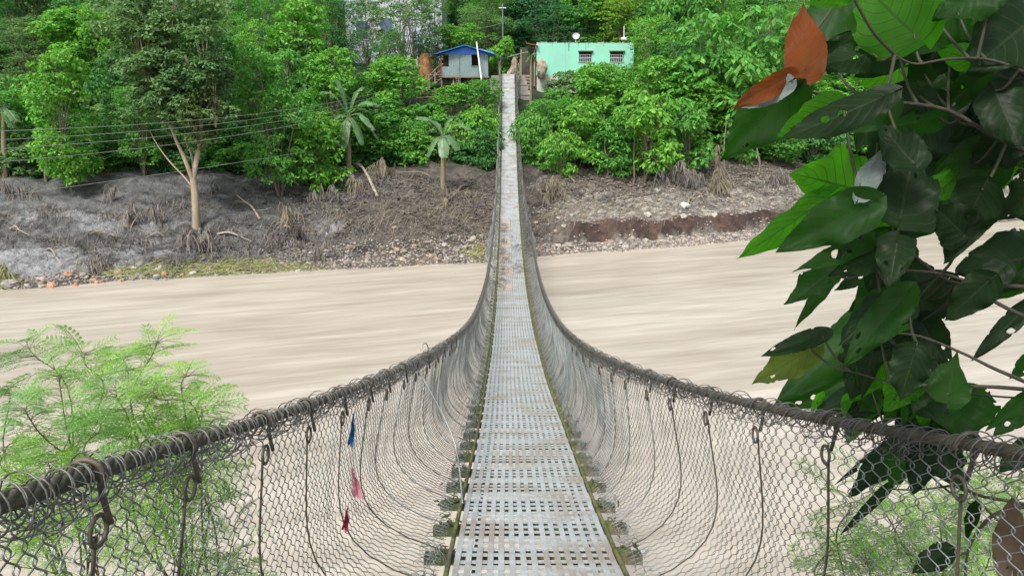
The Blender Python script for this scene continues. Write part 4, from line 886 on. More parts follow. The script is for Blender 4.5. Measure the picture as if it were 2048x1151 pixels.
pal = [(.33, .3, .26), (.28, .24, .2), (.42, .38, .33), (.24, .22, .21), (.36, .27, .2), (.46, .43, .39)]
for i in range(230):
    q = i % 5
    if q == 0: x_ = rng.uniform(-27, -18); s_ = rng.uniform(.0, 1.3)
    elif q == 1: x_ = rng.uniform(-13, -2); s_ = rng.uniform(0, 2.4)
    elif q in (2, 3): x_ = rng.uniform(2, 17); s_ = rng.uniform(0, 1.35)
    else: x_ = rng.uniform(2.5, 20); s_ = rng.uniform(1.8, 5)
    ci = int(rng.integers(0, 6)); rs_ = rng.uniform(.11, .24)
    put_stone(x_, float(shore(x_))+s_/.95, rs_, pal[ci], ('larger ' if rs_ > .18 else 'small ')+('buff', 'dark brown', 'pale', 'slate grey', 'rusty tan', 'whitish')[ci]+' '+['stone in the shingle at the far left waterline', 'stone in the shingle left of the bridge', 'stone below the red cut bank', 'stone below the red cut bank', 'stone on the rubble above the red cut bank'][q], i, ['stones at the left waterline', 'stones in the shingle left of the bridge', 'stones below the cut bank', 'stones below the cut bank', 'stones above the cut bank'][q])
# fine shingle
def pebbles(n, xa, xb, sa, sb, rmin, rmax, mb):
    X = rng.uniform(xa, xb, n); Yp = shore(X)+rng.uniform(sa, sb, n)/.95; Z = height(X, Yp); r_ = rng.uniform(rmin, rmax, n)
    O = np.array([[1, 0, 0], [0, .8, 0], [-1, 0, 0], [0, -.8, 0], [0, 0, .6], [0, 0, -.5]]); F = np.array([[0, 1, 4], [1, 2, 4], [2, 3, 4], [3, 0, 4], [1, 0, 5], [2, 1, 5], [3, 2, 5], [0, 3, 5]])
    a = rng.uniform(0, 6.28, n); ca_, sa_ = np.cos(a), np.sin(a); V = O[None]*r_[:, None, None]*rng.uniform(.6, 1.3, (n, 6, 1)); Vx = V[..., 0]*ca_[:, None]-V[..., 1]*sa_[:, None]; Vy = V[..., 0]*sa_[:, None]+V[..., 1]*ca_[:, None]
    P = np.stack([Vx+X[:, None], Vy+Yp[:, None], V[..., 2]+Z[:, None]+.02], -1); mb.add(P.reshape(-1, 3), None, (F[None]+(np.arange(n)*6)[:, None, None]).reshape(-1, 3))
mb = MB(); pebbles(1500, -28, -14, -.2, 1.4, .03, .1, mb); pebbles(3000, -14, -1, -.2, 2.6, .03, .11, mb); pebbles(1200, -14, 0, 2.4, 6, .02, .07, mb); pebbles(3000, 1, 24, -.2, 1.4, .04, .13, mb); pebbles(3200, 1, 26, 1.6, 6, .03, .1, mb); pebbles(1800, 1, 28, 5, 10, .03, .11, mb); pebbles(1500, -30, -10, 1, 8, .02, .05, mb)
tag(obj('shingle', mb.mesh('shingle'), M['stones']), kind='stuff')['label'] = 'loose shingle and gravel on the far bank'
# clods: lumpy broken earth on the right slope
mb = MB(); pebbles(3000, 2, 24, 6, 12, .06, .2, mb); pebbles(1500, -14, 0, 3, 11, .05, .16, mb)
tag(obj('earth_clods', mb.mesh('earth_clods'), mat('clod', (.15, .125, .10), .95, island=.3, var=(.10, .085, .07), scale=1)), kind='stuff')['label'] = 'broken clods of dark earth on the far bank'
# drooping mud-caked clumps
def dry_clump(u, v, w_, h_, n, m, label, cat='dry brush', twigs=True):
    p = ray_ground(u, v); x0, y0, z0 = p[0], p[1], gz(p[0], p[1])
    rt = empty('dry_brush', (x0, y0, z0), label, cat, 'mud-caked brush on the far bank'); mb = MB(); tw_ = MB(); na = max(5, int(w_*9)); o3 = np.array([x0, y0, z0]); n = int(n*.8)
    arcs = []
    for q in range(na):
        a = rng.uniform(0, 2*PI); rr_ = w_*rng.uniform(.35, 1.15); hh = h_*rng.uniform(.35, 1.1); st0 = o3+rng.normal(0, .18, 3)*np.array([w_, w_*.6, 0])-np.array([0, 0, .08])
        e = st0+np.array([math.cos(a)*rr_, math.sin(a)*rr_*.6, hh*rng.uniform(.1, .8)]); P = bez([st0, st0*.7+e*.3+np.array([0, 0, hh*.75]), st0*.35+e*.65+np.array([0, 0, hh*.75]), e], 12); arcs.append(P)
        tw_.tube(P, np.linspace(.03, .008, 12), 5)
    arcs = np.array(arcs); ai = rng.integers(0, na, n); ti_ = rng.integers(4, 12, n); S0 = arcs[ai, ti_]+rng.normal(0, .03, (n, 3)); t = np.linspace(0, 1, 4)[None]
    L = h_*rng.uniform(.12, .55, n); dx_ = rng.normal(0, .35, n)*L; dy_ = rng.normal(-.1, .3, n)*L
    P = np.stack([S0[:, 0, None]+dx_[:, None]*t, S0[:, 1, None]+dy_[:, None]*t, S0[:, 2, None]-L[:, None]*t**1.5], -1)
    ww = rng.uniform(.012, .032, n)[:, None]*(1-.8*np.abs(t-.45)); A = P.copy(); B = P.copy(); A[..., 0] -= ww; B[..., 0] += ww
    V = np.stack([A, B], 2).reshape(-1, 3); base = (np.arange(n)*8)[:, None]; k = np.arange(3)[None]*2
    mb.add(V, np.stack([base+k, base+k+1, base+k+3, base+k+2], -1).reshape(-1, 4)); obj('hanging_leaves', mb.mesh('hanging_leaves'), m, rt)['kind'] = 'stuff'
    obj('twigs', tw_.mesh('dry_twigs', True), M['bark'], rt); return
    if twigs:
        mb = MB()
        for q in range(7):
            a = rng.uniform(0, PI); e = np.array([math.cos(a)*w_*.8, rng.uniform(-.3, .3)*w_, h_*rng.uniform(.4, 1.05)]); mb.tube(bez([(x0, y0, z0-.1), (x0+e[0]*.4, y0+e[1]*.5, z0+e[2]*.75), (x0+e[0], y0+e[1], z0+e[2]*.8)], 8), np.linspace(.04, .012, 8), 5)
        obj('twigs', mb.mesh('dry_twigs', True), M['bark'], rt)
for (u, v, w_, h_, n, m, lab) in ((400, 497, 1.5, 1.0, 900, 'greystraw', 'rounded mound of mud-caked twigs at the foot of the forked tree'),
    (265, 450, .9, 1.2, 200, 'greystraw', 'grey drooping brush left of the forked tree'), (315, 450, .7, .9, 130, 'greystraw', 'low grey brush between the forked trunk and the drooping brush'),
    (575, 450, .95, 1.5, 190, 'straw', 'dry leaves hanging over a dark hollow in the mud'), (225, 405, .5, 1.1, 90, 'greystraw', 'small upright muddy sapling on the grey mud'),
    (20, 400, .8, 1.0, 140, 'greystraw', 'muddy brush at the left frame edge'), (200, 545, 1.0, .9, 170, 'greystraw', 'undercut tangle of roots above the left waterline'), (105, 425, .7, .5, 100, 'greystraw', 'low muddy twigs under the layered tree'),
    (640, 400, .8, 1.2, 170, 'greystraw', 'brown hanging leaves right of the dark hollow'), (715, 385, .8, 1.2, 200, 'straw', 'pale dry fronds beside the fallen stem'), (765, 352, 1.5, 1.15, 330, 'straw', 'bunch of pale dry reeds below the left banana plant'),
    (925, 400, .7, .7, 120, 'straw', 'bent dry stalks right of the banana stem'), (1105, 400, 1.3, 1.4, 320, 'straw', 'drooping dry bush right of the bridge'), (1075, 380, .5, 1.0, 90, 'greystraw', 'grey twigs touching the right side of the bridge'),
    (1345, 372, 1.5, 1.5, 420, 'greystraw', 'leftmost grey drooping bush on the upper right bank'), (1385, 375, 1.0, 1.4, 300, 'greystraw', 'middle grey drooping bush on the upper right bank'), (1440, 385, 1.5, 1.7, 560, 'straw', 'pale drooping grass bush above the rubble'), (1560, 372, 1.3, 1.4, 320, 'greystraw', 'grey drooping bush near the bright lobed leaf'),
    (1415, 335, .9, 1.5, 260, 'straw', 'pale bleached bush just below the near drooping leaf'), (600, 500, .6, .6, 90, 'greystraw', 'small muddy tuft in the middle of the bank'), (640, 520, .8, .8, 130, 'greystraw', 'grey tuft at the edge of the shingle'), (8, 560, .5, .9, 80, 'greengrass', 'green tuft at the left frame edge by the water'),
    (560, 375, .7, 1.3, 120, 'greystraw', 'brown shreds hanging below the leaning bush'), (885, 410, .35, 1.2, 60, 'straw', 'dead leaf sheaths hanging around the foot of the right banana plant'), (1640, 400, .8, .9, 140, 'straw', 'dry bush right of the bright lobed leaf')):
    dry_clump(u, v, w_, h_, n, M[m], lab)
M['hollowshade'] = mat('painted_hollow_shade', (.05, .047, .042), .85, island=.4)  # near-black strands paint the shade inside the mud hollow
dry_clump(588, 474, .8, .8, 420, M['hollowshade'], 'dark strands painting the shade of the hollow under the hanging dry leaves', 'hollow shade')
def branch(u0, v0, u1, v1, r_, label, m='drift', lift=.25, sub=4):
    a = ray_ground(u0, v0); b = ray_ground(u1, v1); rt = empty('driftwood_branch', tuple(a), label, 'driftwood', 'driftwood on the far bank')
    P = bez([a+np.array([0, 0, .06]), (a*2+b)/3+np.array([0, 0, lift+.1]), (a+2*b)/3+np.array([rng.normal(0, .1), 0, lift]), b+np.array([0, 0, .06+lift*.3])], 14)
    obj('limb', MB().tube(P, np.linspace(r_, r_*.4, 14), 7, True).mesh('limb', True), M[m], rt)
    for q in range(sub):
        s0 = P[3+2*q % 9]; e = s0+np.array([rng.normal(0, .5), rng.normal(0, .2), rng.uniform(.1, .6)]); obj('twig', MB().tube(bez([s0, (s0+e)/2+rng.normal(0, .06, 3), e], 6), np.linspace(r_*.35, .008, 6), 4).mesh('twig', True), M[m], rt)
for a in ((755, 395, 690, 300, .12, 'long pale broken stem leaning against the left banana plant', 'drift', .5), (520, 440, 475, 395, .07, 'pale branch lying diagonally right of the forked tree'), (435, 470, 510, 490, .07, 'bleached branch lying right of the twig mound'), (95, 500, 125, 535, .05, 'pale forked stick near the left waterline'), (330, 475, 290, 480, .04, 'short pale stick on the grey mud'),
    (940, 372, 890, 410, .09, 'thick fallen banana leaf stalk right of the banana plant', 'straw', .3), (870, 360, 790, 350, .07, 'pale log lying behind the banana stem', 'straw', .3), (1150, 365, 1100, 345, .05, 'bent dry branch right of the bridge'), (1385, 400, 1360, 425, .05, 'curved stick beside the white boulder'), (560, 455, 612, 475, .05, 'pale stick across the dark hollow', 'drift', .15),
    (20, 460, 60, 475, .05, 'stick lying at the left edge of the mud'), (180, 470, 240, 480, .03, 'thin branch lying across the grey mud'), (1245, 340, 1300, 352, .08, 'dark log lying at the top of the right slope', 'bark', .08), (640, 560-40, 700, 500, .04, 'stick at the edge of the shingle'), (800, 480, 880, 440, .04, 'long pale reed stalk across the flattened reeds', 'straw', .2), (960, 440, 880, 470, .04, 'reed stalk beside the bridge on the left', 'straw', .2), (1600, 400, 1540, 440, .05, 'dry stalk arching right of the rubble', 'straw', .4)):
    branch(*a)
# yard clutter near the houses
for (u, v, Y, nm, lab, m, sz) in ((1000, 168, 69.8, 'water_drum', 'dark blue drum standing left of the bridge end', 'tarp', (.3, .3, .42)), (868, 184, 68.0, 'feed_sack', 'pale sack lying at the foot of the wooden stair', 'sack', (.42, .3, .18)), (852, 178, 68.4, 'basin', 'white basin beside the wooden stair', 'white', (.25, .25, .1))):
    c = at_y(u, v, Y); V, Q = lump(c, sz, 3.3+u*.01, 14, .12 if nm != 'feed_sack' else .4); tag(obj(nm, mesh_np(nm, V, Q, smooth=True), M[m]), lab, nm.replace('_', ' '))
# ---------------------------------------------------------------- feathery shrubs on the near bank
def frond_arrays(g, npin=6, nl=8, L=.27):
    C = []; AX = []; BX = []
    for i in range(npin):
        t = (i+1.4)/(npin+.6); base = np.array([L*t, 0, -L*.45*t*t]); pl = L*.40*math.sin(PI*min(.9, .3+.55*t))
        for s_ in (-1, 1):
            dirp = unit(np.array([.9, s_*1.0, -.1]))
            C.append(base+dirp*pl*.5+np.array([0, 0, -pl*.12])); AX.append(dirp*pl*.5); BX.append(np.array([0, .0008, .0008]))
            for j in range(nl):
                q = (j+1)/nl; c0 = base+dirp*pl*q+np.array([0, 0, -pl*.5*q*q])
                for s2 in (-1, 1):
                    dl = unit(np.cross(dirp, [0, 0, 1.])*s2+dirp*.6+np.array([0, 0, -.25])); ll = .0080*math.sin(PI*min(.93, .35+.55*q))
                    C.append(c0+dl*ll*.9); AX.append(dl*ll); BX.append(dirp*.0036)
    return np.array(C), np.array(AX), np.array(BX)
FC, FA, FB = frond_arrays(rng)
def rotm(dirs, rolls):
    x_ = unit(dirs); y_ = unit(np.cross(np.array([0, 0, 1.])[None], x_)); z_ = np.cross(x_, y_)
    c, s = np.cos(rolls)[:, None], np.sin(rolls)[:, None]; y2 = y_*c+z_*s; z2 = -y_*s+z_*c
    return np.stack([x_, y2, z2], -1)
def feathery(base, tips, label, nf=16, scale=1.0, seed=3, pct=(.4, 1.)):
    g = np.random.default_rng(seed); rt = empty('feathery_shrub', tuple(base), label, 'shrub', 'feathery shrubs beside the bridge'); base = np.array(base); sm = MB(); fm = MB()
    T_ = np.array(tips); ctr = T_.mean(0); nf = int(nf*1.75)
    hubs = []
    for h in range(3):
        hb = base*.30+ctr*.70+np.array([(h-1)*.28, g.normal(0, .15), -.35+g.normal(0, .12)]); hubs.append(hb)
        sm.tube(bez([base+g.normal(0, .05, 3), base*.65+hb*.35+g.normal(0, .08, 3), base*.3+hb*.7+g.normal(0, .08, 3), hb], 16), np.linspace(.028, .012, 16), 6)
    for tip in T_:
        hb = min(hubs, key=lambda q: np.linalg.norm(q-tip)+g.uniform(0, .2)); L_ = np.linalg.norm(tip-hb)
        P = bez([hb, hb*.6+tip*.4+g.normal(0, .06, 3)*L_+np.array([0, 0, .06*L_]), hb*.25+tip*.75+g.normal(0, .05, 3)*L_+np.array([0, 0, .07*L_]), tip, tip+(tip-hb)*.05+np.array([g.normal(0, .03), 0, -.01])], 24)
        sm.tube(P, np.linspace(.009, .002, 24), 5)
        tt = g.uniform(.18, 1, nf)**.8; tt[:3] = (.995, .96, .92); idx = (tt*22.9).astype(int); P0 = P[idx]
        dirs = unit(np.stack([g.normal(0, 1, nf), g.normal(0, 1, nf), g.uniform(-.1, .9, nf)], -1)); sc = scale*g.uniform(.6, 1.1, nf)*np.where(tt > .9, .6, 1.)
        Rm = rotm(dirs, g.normal(0, .5, nf))
        for i in range(nf):
            tw = (.05+.2*(1-tt[i])*g.random())*sc[i]; o2 = P0[i]+dirs[i]*tw
            sm.tube(bez([P0[i], o2, o2+Rm[i]@np.array([.12*sc[i], 0, -.035*sc[i]]), o2+Rm[i]@np.array([.25*sc[i], 0, -.11*sc[i]])], 6), np.linspace(.0026, .0010, 6), 3)
            V, Q = quads((FC*sc[i])@Rm[i].T+o2, (FA*sc[i]*1.2)@Rm[i].T, (FB*sc[i]*1.2)@Rm[i].T); fm.add(V, Q)
    obj('stem', sm.mesh('shrub_stem', True), M['twig'], rt); f_ = obj('foliage', fm.mesh('shrub_foliage'), M['feather'], rt)
def fp(u, v, d): return at_d(u, v, d)
def fb(x, y): return (x, y, gz(x, y)-.1)
g = np.random.default_rng(40)
feathery(fb(-2.4, 4.6), [fp(306, 706, 5.0), fp(255, 738, 5.2), fp(363, 773, 4.8), fp(403, 838, 4.7), fp(318, 798, 4.6), fp(290, 838, 5.0), fp(235, 798, 4.7), fp(338, 888, 4.9), fp(200, 858, 4.9), fp(300, 938, 4.6), fp(383, 918, 5.3), fp(270, 888, 5.2)], 'feathery bright green shrub behind the left handrail nearest the bridge', 28, .88, 41, (.55, 1))
feathery(fb(-3.6, 4.9), [fp(68, 710, 5.2), fp(120, 773, 5.0), fp(170, 728, 5.3), fp(60, 838, 4.8), fp(140, 868, 5.1), fp(20, 798, 5.4), fp(100, 938, 4.9), fp(10, 908, 5.0), fp(180, 928, 5.2), fp(60, 978, 5.0)], 'feathery shrub at the left edge with a curled top shoot', 26, .88, 42, (.55, 1))
feathery(fb(-2.2, 5.6), [fp(300, 1010, 5.0), fp(408, 1018, 5.4), fp(468, 1070, 5.2), fp(200, 1050, 4.8), fp(368, 1110, 5.0), fp(90, 1070, 4.7), fp(250, 1130, 4.9), fp(30, 1130, 4.8), fp(448, 1160, 5.1)], 'darker low feathery shrub seen through the left mesh', 14, 1., 43, (.6, 1))
feathery(fb(3.4, 5.2), [fp(1750, 988, 4.8), fp(1850, 968, 4.9), fp(1700, 1020, 4.7), fp(1790, 1060, 4.6), fp(1880, 1050, 4.8), fp(1660, 1100, 4.8), fp(1730, 1130, 4.5), fp(1830, 1120, 4.6), fp(1950, 1010, 5.0), fp(1980, 1110, 4.7)], 'feathery green shrub seen through the right mesh', 15, 1.05, 44, (.6, 1))
feathery(fb(3.9, 4.6), [fp(1930, 968, 4.6), fp(2030, 998, 4.6), fp(2040, 1090, 4.4), fp(1900, 1140, 4.3), fp(2000, 1050, 4.7)], 'feathery shrub behind the right mesh at the lower right corner', 12, 1.05, 45, (.6, 1))
# ---------------------------------------------------------------- near tree with big leaves
def leaf_mat(name, top, under, tcol, tw, rough=.38, veinc=.55):
    m = bpy.data.materials.new(name); m.use_nodes = True; n = m.node_tree.nodes; L = m.node_tree.links; n.clear()
    out = n.new('ShaderNodeOutputMaterial'); p = n.new('ShaderNodeBsdfPrincipled'); t = n.new('ShaderNodeBsdfTranslucent'); mx = n.new('ShaderNodeMixShader'); mx.inputs[0].default_value = tw
    uv = n.new('ShaderNodeUVMap'); sp = n.new('ShaderNodeSeparateXYZ'); L.new(uv.outputs[0], sp.inputs[0])
    def mth(op, a, b=None, c=None):
        x = n.new('ShaderNodeMath'); x.operation = op
        for i, q in enumerate((a, b, c)):
            if q is None: continue
            if hasattr(q, 'links'): L.new(q, x.inputs[i])
            else: x.inputs[i].default_value = q
        return x.outputs[0]
    ab = mth('ABSOLUTE', mth('SUBTRACT', sp.outputs[0], .5)); ab = mth('MULTIPLY', ab, 2.)          # |s|
    mid = mth('LESS_THAN', ab, .035)
    ph = mth('MULTIPLY', mth('SUBTRACT', sp.outputs[1], mth('MULTIPLY', mth('POWER', ab, 1.25), .33)), 7.5); fr = mth('ABSOLUTE', mth('SUBTRACT', mth('FRACT', ph), .5))
    sec = mth('LESS_THAN', fr, .045); fine = mth('LESS_THAN', mth('ABSOLUTE', mth('SUBTRACT', mth('FRACT', mth('MULTIPLY', mth('ADD', ab, mth('MULTIPLY', sp.outputs[1], .4)), 17)), .5)), .1)
    vein = mth('MINIMUM', mth('ADD', mth('ADD', mid, sec), mth('MULTIPLY', fine, .22)), 1.)
    tc = n.new('ShaderNodeTexCoord'); nz = n.new('ShaderNodeTexNoise'); nz.inputs['Scale'].default_value = 14; nz.inputs['Detail'].default_value = 6; L.new(tc.outputs['Object'], nz.inputs[0])
    g_ = n.new('ShaderNodeNewGeometry')
    def mc(f, a, b, mode='MIX'):
        x = n.new('ShaderNodeMix'); x.data_type = 'RGBA'; x.blend_type = mode
        for s, q in ((0, f), (6, a), (7, b)):
            if hasattr(q, 'links'): L.new(q, x.inputs[s])
            else: x.inputs[s].default_value = q if s == 0 else (*q, 1)
        return x.outputs[2]
    base = mc(g_.outputs['Backfacing'], top, under); mr = n.new('ShaderNodeMapRange'); mr.inputs[1].default_value = .35; mr.inputs[2].default_value = .65; L.new(nz.outputs[0], mr.inputs[0])
    base = mc(mr.outputs[0], base, mc(1.0, base, (.7, .75, .7), 'MULTIPLY')); base = mc(mth('MULTIPLY', vein, .24), base, (.10, .13, .06))
    L.new(base, p.inputs['Base Color']); p.inputs['Roughness'].default_value = rough; p.inputs['Specular IOR Level'].default_value = .16
    tb = mc(mth('MULTIPLY', vein, veinc), tcol, tuple(q*.25 for q in tcol)); tb = mc(mr.outputs[0], tb, mc(1.0, tb, (.75, .8, .7), 'MULTIPLY')); L.new(tb, t.inputs[0])
    b = n.new('ShaderNodeBump'); b.inputs['Strength'].default_value = .5; b.inputs['Distance'].default_value = .004; b.invert = True
    s2 = mth('ADD', mth('MULTIPLY', fr, -.6), mth('MULTIPLY', vein, .6)); L.new(s2, b.inputs['Height']); L.new(b.outputs[0], p.inputs['Normal'])
    L.new(p.outputs[0], mx.inputs[1]); L.new(t.outputs[0], mx.inputs[2]); L.new(mx.outputs[0], out.inputs[0]); return m
LM = {'D': leaf_mat('shaded_leaf', (.010, .029, .010), (.018, .038, .015), (.025, .12, .008), .32, .42),  # dark, mid and bright greens paint shade and backlight into the leaves
      'M': leaf_mat('half_lit_leaf', (.016, .052, .010), (.024, .064, .015), (.05, .26, .010), .5, .42),
      'B': leaf_mat('backlit_leaf', (.04, .14, .012), (.05, .15, .02), (.18, .72, .02), .72, .5, veinc=.75),
      'Y': leaf_mat('yellowing_leaf', (.10, .14, .02), (.12, .16, .04), (.28, .42, .03), .5),
      'G': leaf_mat('pale_grey_leaf', (.30, .35, .345), (.26, .31, .30), (.10, .2, .08), .2, .3),  # nearly the same pale grey on both faces
      'O': leaf_mat('orange_leaf', (.22, .060, .016), (.24, .065, .018), (.50, .12, .02), .5, .5, .8),
      'X': leaf_mat('dead_leaf', (.13, .08, .055), (.16, .11, .08), (.25, .12, .06), .2, .7)}
NT, NSs = 30, 22
def leaf_mesh(B, Tt, hw, roll, lobes, fold, droop, seed, holes=0, NT=NT, NSs=NSs):
    g = np.random.default_rng(seed); ax = Tt-B; L = np.linalg.norm(ax); ax = ax/L
    vd = unit((B+Tt)/2); side = unit(np.cross(ax, vd)); nr = np.cross(side, ax)          # nr points back to the viewer side
    c, s = math.cos(roll), math.sin(roll); side, nr = side*c+nr*s, nr*c-side*s
    t = np.linspace(0, 1, NT)[:, None]; q = np.linspace(-1, 1, NSs)[None]
    wd = np.sin(PI*np.clip(t, .0, 1)**.66)**.75*(1-.25*t); wd = np.where(t > .86, wd*(1-(t-.86)*2.2), wd); wd = np.maximum(wd, .012)
    if lobes:
        wd = wd*(.80+.34*np.exp(-((t-.42)/.10)**2)*(q > 0)*lobes+.34*np.exp(-((t-.5)/.10)**2)*(q < 0)*lobes+.12*np.exp(-((t-.15)/.12)**2))
    edge = 1+(.05*vnoise(t*13+seed, np.sign(q)*3+0*t, seed)+.06*vnoise(t*29+seed, np.sign(q)*5+0*t, seed+3)-.05)*np.abs(q)**3
    X = hw*1.08*wd*q*edge; along = L*(t-.11*np.abs(q)**1.6*(1-t)**2.5*1.6)+.04*L*np.abs(q)*wd*lobes*.0
    zz = fold*np.abs(X)*1.0-droop*L*t**2+.20*hw*np.sin(t*9+seed+q*2)*np.abs(q)**2+.10*hw*np.sin(t*23+seed*2)*np.abs(q)**3-.012*L*np.abs(((t-np.abs(q)*.33)*7.5)%1-.5)*(1-np.abs(q))**.5+.02*L*vnoise(t*3+seed, q*2, seed)
    X = X*math.cos(fold*.6)
    P = B+ax*along[..., None]+side*X[..., None]+nr*zz[..., None]
    uv = np.stack([np.broadcast_to((q+1)/2, P.shape[:2]), np.broadcast_to(t, P.shape[:2])], -1)
    rem = np.zeros((NT, NSs), bool)
    ti = np.broadcast_to(t, (NT, NSs))*L; qi = np.broadcast_to(q, (NT, NSs))*hw
    Qs = []; full = np.zeros((NT-1, NSs-1), bool)
    for h in range(holes):
        ht, hq, hrr = g.uniform(.2, .85)*L, g.uniform(-.75, .75)*hw, max(g.uniform(.02, .06)*L*(1.1 if h == 0 else .6), 1.25*L/(NT-1))
        ins = ((ti-ht)**2+(qi-hq)**2) < hrr**2; f4 = ins[1:, 1:] & ins[:-1, 1:] & ins[1:, :-1] & ins[:-1, :-1]
        if not f4.any(): continue
        full |= f4; dt = ti-ht; dq = qi-hq; rr_ = np.sqrt(dt*dt+dq*dq)+1e-6; kf = np.where(ins, hrr/rr_-1, 0)*np.where(ins, (.55+.95*vnoise(np.arctan2(dt, dq)*2.2+9, 0*dt+h, seed)), 0)
        kf = np.minimum(kf, 3.); P += ax*(dt*kf)[..., None]+side*(dq*kf*wd)[..., None]
    for i in range(NT-1):
        for j in range(NSs-1):
            if full[i, j]: continue
            if holes and (abs(2*j/(NSs-2)-1) > .93) and g.random() < .06: continue
            a = i*NSs+j; Qs.append([a, a+1, a+NSs+1, a+NSs])
    return mesh_np('leaf', P.reshape(-1, 3), Qs, smooth=True, uv=uv.reshape(-1, 2))
nt_root = empty('large_leaved_tree', (2.75, 1.9, gz(2.75, 1.9)), 'dark broad-leaved tree leaning in from the right edge over the handrail', 'tree')
trunk = [(2.75, 1.9, gz(2.75, 1.9)-.3), (2.7, 1.95, -1.5), (2.5, 2.1, -.2), (2.4, 2.2, 1.2), (2.1, 2.2, 2.4)]
mb = MB().tube(bez(trunk, 24), np.linspace(.11, .05, 24), 12); obj('trunk', mb.mesh('near_trunk', True), M['bark'], nt_root)
BRN = [([(2420, 480), (2200, 360), (2048, 300), (1985, 272), (1900, 222), (1800, 205), (1700, 200), (1640, 190), (1600, 170), (1583, 120)], 1.75, 11),
       ([(2420, 640), (2200, 590), (2048, 573), (1980, 572), (1900, 562), (1840, 520), (1790, 470), (1750, 400)], 1.95, 11),
       ([(2420, 800), (2200, 700), (2048, 632), (1985, 600), (1930, 562), (1870, 545), (1780, 540), (1700, 545)], 1.85, 10),
       ([(2420, 950), (2200, 830), (2048, 762), (1985, 735), (1930, 708), (1840, 672), (1770, 665)], 1.9, 10),
       ([(2420, 900), (2200, 800), (2048, 778), (1950, 772), (1860, 770), (1780, 763), (1700, 742)], 2.0, 11),
       ([(2300, 300), (2150, 200), (2060, 150), (1980, 120), (1900, 118), (1830, 128), (1790, 110)], 1.65, 9),
       ([(2420, 1100), (2200, 1060), (2060, 1010), (1960, 990), (1900, 960), (1850, 940), (1790, 900)], 2.7, 9),
       ([(2060, 1010), (1985, 1030), (1940, 1090), (1930, 1160), (1925, 1260)], 2.7, 8)]
bpts = []; 
for pts, d, rpx in BRN:
    P = bez([at_d(u, v, d+.25*max(0, (u-2048)/370)) for u, v in pts], 30); rr = np.linspace(rpx, 3.5, 30)*d/FPX*.5
    obj('branch', MB().tube(P, rr, 8).mesh('near_branch', True), M['darkbark'], nt_root); bpts.append(P)
BP = np.concatenate(bpts)
_y = np.linspace(1.0, 8, 300); _u, _v = px(xr(1, _y), _y, zr(_y)); _d = _y*C_-zr(_y)*S_; _o = np.argsort(_u)
RV = lambda u: float(np.interp(u, _u[_o], _v[_o])); RD = lambda u: float(np.interp(u, _u[_o], _d[_o]))
EXTRA = []
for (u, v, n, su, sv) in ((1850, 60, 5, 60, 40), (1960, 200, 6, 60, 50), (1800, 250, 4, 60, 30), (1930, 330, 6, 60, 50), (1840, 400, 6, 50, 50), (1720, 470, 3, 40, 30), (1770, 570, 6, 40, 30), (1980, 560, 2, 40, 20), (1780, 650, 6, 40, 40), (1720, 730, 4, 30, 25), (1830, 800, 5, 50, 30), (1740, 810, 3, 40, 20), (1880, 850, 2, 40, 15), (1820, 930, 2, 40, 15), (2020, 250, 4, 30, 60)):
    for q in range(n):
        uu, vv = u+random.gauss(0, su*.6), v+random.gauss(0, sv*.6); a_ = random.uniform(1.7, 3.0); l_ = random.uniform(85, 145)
        EXTRA.append((uu-.5*l_*math.cos(a_), vv-.5*l_*math.sin(a_), uu+.5*l_*math.cos(a_), vv+.5*l_*math.sin(a_), random.uniform(26, 44), 'DMDMDB'[(q+n) % 6], random.choice((0, .3, .6)), random.uniform(.1, .35)))
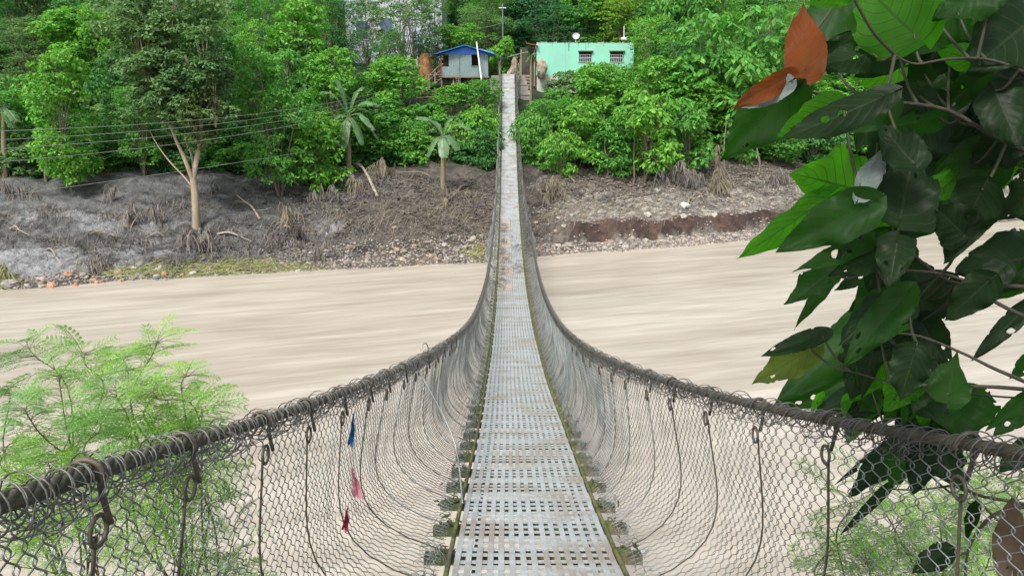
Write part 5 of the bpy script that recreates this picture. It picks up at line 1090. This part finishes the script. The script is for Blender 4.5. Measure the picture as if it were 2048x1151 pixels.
LV = [(1612, 142, 1606, 32, 36, 'O', 0, .1), (1578, 152, 1458, 216, 20, 'O', 0, .3), (1585, 172, 1440, 318, 58, 'M', .3, .35), (1574, 166, 1484, 216, 22, 'G', 0, .1), (1572, 170, 1618, 90, 20, 'D', 0, .2),
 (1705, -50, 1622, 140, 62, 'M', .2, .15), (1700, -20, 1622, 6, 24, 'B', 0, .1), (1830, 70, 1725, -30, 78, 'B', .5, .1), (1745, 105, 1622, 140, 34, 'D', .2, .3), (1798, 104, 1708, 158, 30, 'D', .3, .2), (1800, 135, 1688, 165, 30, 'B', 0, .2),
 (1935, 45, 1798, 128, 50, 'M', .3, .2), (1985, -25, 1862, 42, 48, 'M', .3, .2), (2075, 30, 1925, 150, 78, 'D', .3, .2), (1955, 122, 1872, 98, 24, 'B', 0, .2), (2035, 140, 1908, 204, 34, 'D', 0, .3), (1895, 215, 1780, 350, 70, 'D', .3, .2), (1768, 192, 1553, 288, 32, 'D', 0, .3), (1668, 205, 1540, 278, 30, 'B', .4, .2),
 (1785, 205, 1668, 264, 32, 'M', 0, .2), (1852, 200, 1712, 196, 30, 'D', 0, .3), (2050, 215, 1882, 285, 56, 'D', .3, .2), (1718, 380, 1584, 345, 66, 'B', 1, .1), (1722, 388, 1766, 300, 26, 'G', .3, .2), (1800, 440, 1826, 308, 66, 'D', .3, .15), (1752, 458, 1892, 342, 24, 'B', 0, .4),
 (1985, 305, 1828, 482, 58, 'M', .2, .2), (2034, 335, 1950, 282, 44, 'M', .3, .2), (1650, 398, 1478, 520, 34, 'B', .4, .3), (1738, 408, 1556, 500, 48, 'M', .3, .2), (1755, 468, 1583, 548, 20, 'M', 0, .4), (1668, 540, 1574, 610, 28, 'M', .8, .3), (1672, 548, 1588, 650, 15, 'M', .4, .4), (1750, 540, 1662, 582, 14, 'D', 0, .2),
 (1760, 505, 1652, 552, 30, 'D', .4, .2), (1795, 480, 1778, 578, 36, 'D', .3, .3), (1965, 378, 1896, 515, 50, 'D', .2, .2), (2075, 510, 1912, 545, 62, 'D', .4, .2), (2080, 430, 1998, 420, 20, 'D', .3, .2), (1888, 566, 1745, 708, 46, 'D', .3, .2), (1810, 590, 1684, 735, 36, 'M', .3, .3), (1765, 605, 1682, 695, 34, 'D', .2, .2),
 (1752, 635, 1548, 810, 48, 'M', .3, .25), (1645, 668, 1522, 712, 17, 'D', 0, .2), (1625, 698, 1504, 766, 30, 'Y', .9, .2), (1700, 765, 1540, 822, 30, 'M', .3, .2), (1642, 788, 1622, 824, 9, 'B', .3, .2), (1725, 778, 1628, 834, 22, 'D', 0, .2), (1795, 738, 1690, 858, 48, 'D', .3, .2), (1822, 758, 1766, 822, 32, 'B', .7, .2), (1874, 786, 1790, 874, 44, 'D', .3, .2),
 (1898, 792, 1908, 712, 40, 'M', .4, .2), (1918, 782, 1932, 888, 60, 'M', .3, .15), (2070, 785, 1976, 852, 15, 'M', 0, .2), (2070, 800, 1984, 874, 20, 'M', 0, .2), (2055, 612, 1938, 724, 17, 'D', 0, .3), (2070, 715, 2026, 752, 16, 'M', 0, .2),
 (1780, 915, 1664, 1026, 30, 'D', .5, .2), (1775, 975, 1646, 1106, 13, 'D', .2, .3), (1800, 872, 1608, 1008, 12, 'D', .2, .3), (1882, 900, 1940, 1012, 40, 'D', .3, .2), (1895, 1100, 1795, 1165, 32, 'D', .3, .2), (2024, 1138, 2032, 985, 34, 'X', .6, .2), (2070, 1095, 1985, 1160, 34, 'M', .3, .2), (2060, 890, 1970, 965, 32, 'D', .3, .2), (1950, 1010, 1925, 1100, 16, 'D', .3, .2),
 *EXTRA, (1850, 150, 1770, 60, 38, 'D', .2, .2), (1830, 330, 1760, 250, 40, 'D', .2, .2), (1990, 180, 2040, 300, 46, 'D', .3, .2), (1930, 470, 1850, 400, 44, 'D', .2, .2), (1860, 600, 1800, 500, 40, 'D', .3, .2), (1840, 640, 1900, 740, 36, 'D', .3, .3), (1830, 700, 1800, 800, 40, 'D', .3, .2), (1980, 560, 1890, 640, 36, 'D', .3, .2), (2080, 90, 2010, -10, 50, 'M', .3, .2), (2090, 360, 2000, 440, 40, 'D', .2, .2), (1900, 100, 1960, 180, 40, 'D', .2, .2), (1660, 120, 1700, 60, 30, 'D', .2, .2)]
for i, (u0, v0, u1, v1, hw, tone, lb, fo) in enumerate(LV):
    d = 1.55+.5*((i*37) % 17)/17+(.15 if v0 > 500 else 0)
    if tone in 'OG': d = 1.62
    if (u0, v0, u1, v1, hw, tone, lb, fo) in EXTRA: d += .22
    um = min(u0, u1)
    if max(v0, v1) > RV(um)-25 or max(v0, v1) > RV(max(u0, u1))-12: d = max(d, RD(um)+.14)
    if v0 > 870 and tone != 'X': u1, v1, hw = u0+(u1-u0)*.72, v0+(v1-v0)*.72, hw*.8
    B = at_d(u0, v0, d); Tt = at_d(u1, v1, d+random.uniform(-.05, .12)); sc = d/FPX
    me = leaf_mesh(B, Tt, hw*sc*1.18, random.uniform(-.35, .35), lb, fo*random.choice((-1, 1)), random.uniform(.02, .22), i+3, holes=(0 if tone in 'OGX' or random.random() < .5 else 1+int(random.random()*2)))
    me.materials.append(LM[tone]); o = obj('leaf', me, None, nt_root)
    lab = {'O': 'orange leaf', 'G': 'pale grey leaf', 'X': 'dead brown leaf behind the mesh', 'Y': 'yellowing lobed leaf'}.get(tone)
    if lab: o['label'] = lab
    k = np.argmin(np.linalg.norm(BP-B, axis=1)); e = BP[k]
    if np.linalg.norm(e-B) < .5:
        pm = MB().tube(bez([e, (e+B)/2+np.array([0, 0, -.015]), B*.985+Tt*.015], 10), np.linspace(.0042, .0026, 10), 6).mesh('petiole', True); obj('petiole', pm, M['petiole'], nt_root)
# rest of the crown beyond the frame, unseen leaves added and enlarged for shade
for i in range(165):
    x_ = random.uniform(-.3, 3.2); y_ = random.uniform(-1.2, 2.6); z_ = random.uniform(1.15, 2.3)+.25*y_
    if 105 < i < 130: x_, y_, z_ = random.uniform(2.6, 3.6), random.uniform(1.2, 3.2), random.uniform(-.9, 1.6)
    B = np.array([x_, y_, z_]); a = random.uniform(0, 6.28); Tt = B+np.array([.2*math.cos(a), .2*math.sin(a), -.05])
    u, v = px(*B)
    if 0 < y_ and v > -120 and u < 2150: continue
    Tt = B+(Tt-B)*1.8; me = leaf_mesh(B, Tt, .165, random.uniform(-.3, .3), .3, .2, .1, i+200, 0, 14, 10); me.materials.append(LM['M' if i % 3 else 'D']); obj('leaf', me, None, nt_root)  # added unseen leaf, enlarged for shade
for k in range(7):
    a = np.array(bez(trunk, 24)[13+k]); e = np.array([random.uniform(.3, 3.4), random.uniform(.5, 3.2), 1.6+random.uniform(0, .9)]); obj('branch', MB().tube(bez([a, (a+e)/2+np.array([0, 0, .15]), e], 12), np.linspace(.025, .008, 12), 6).mesh('near_branch', True), M['bark'], nt_root)
for k, o in PT.items():
    if not used[k]: print('unused', k)
print('TRIS', sum(len(m.loops)-2*len(m.polygons) for m in bpy.data.meshes))
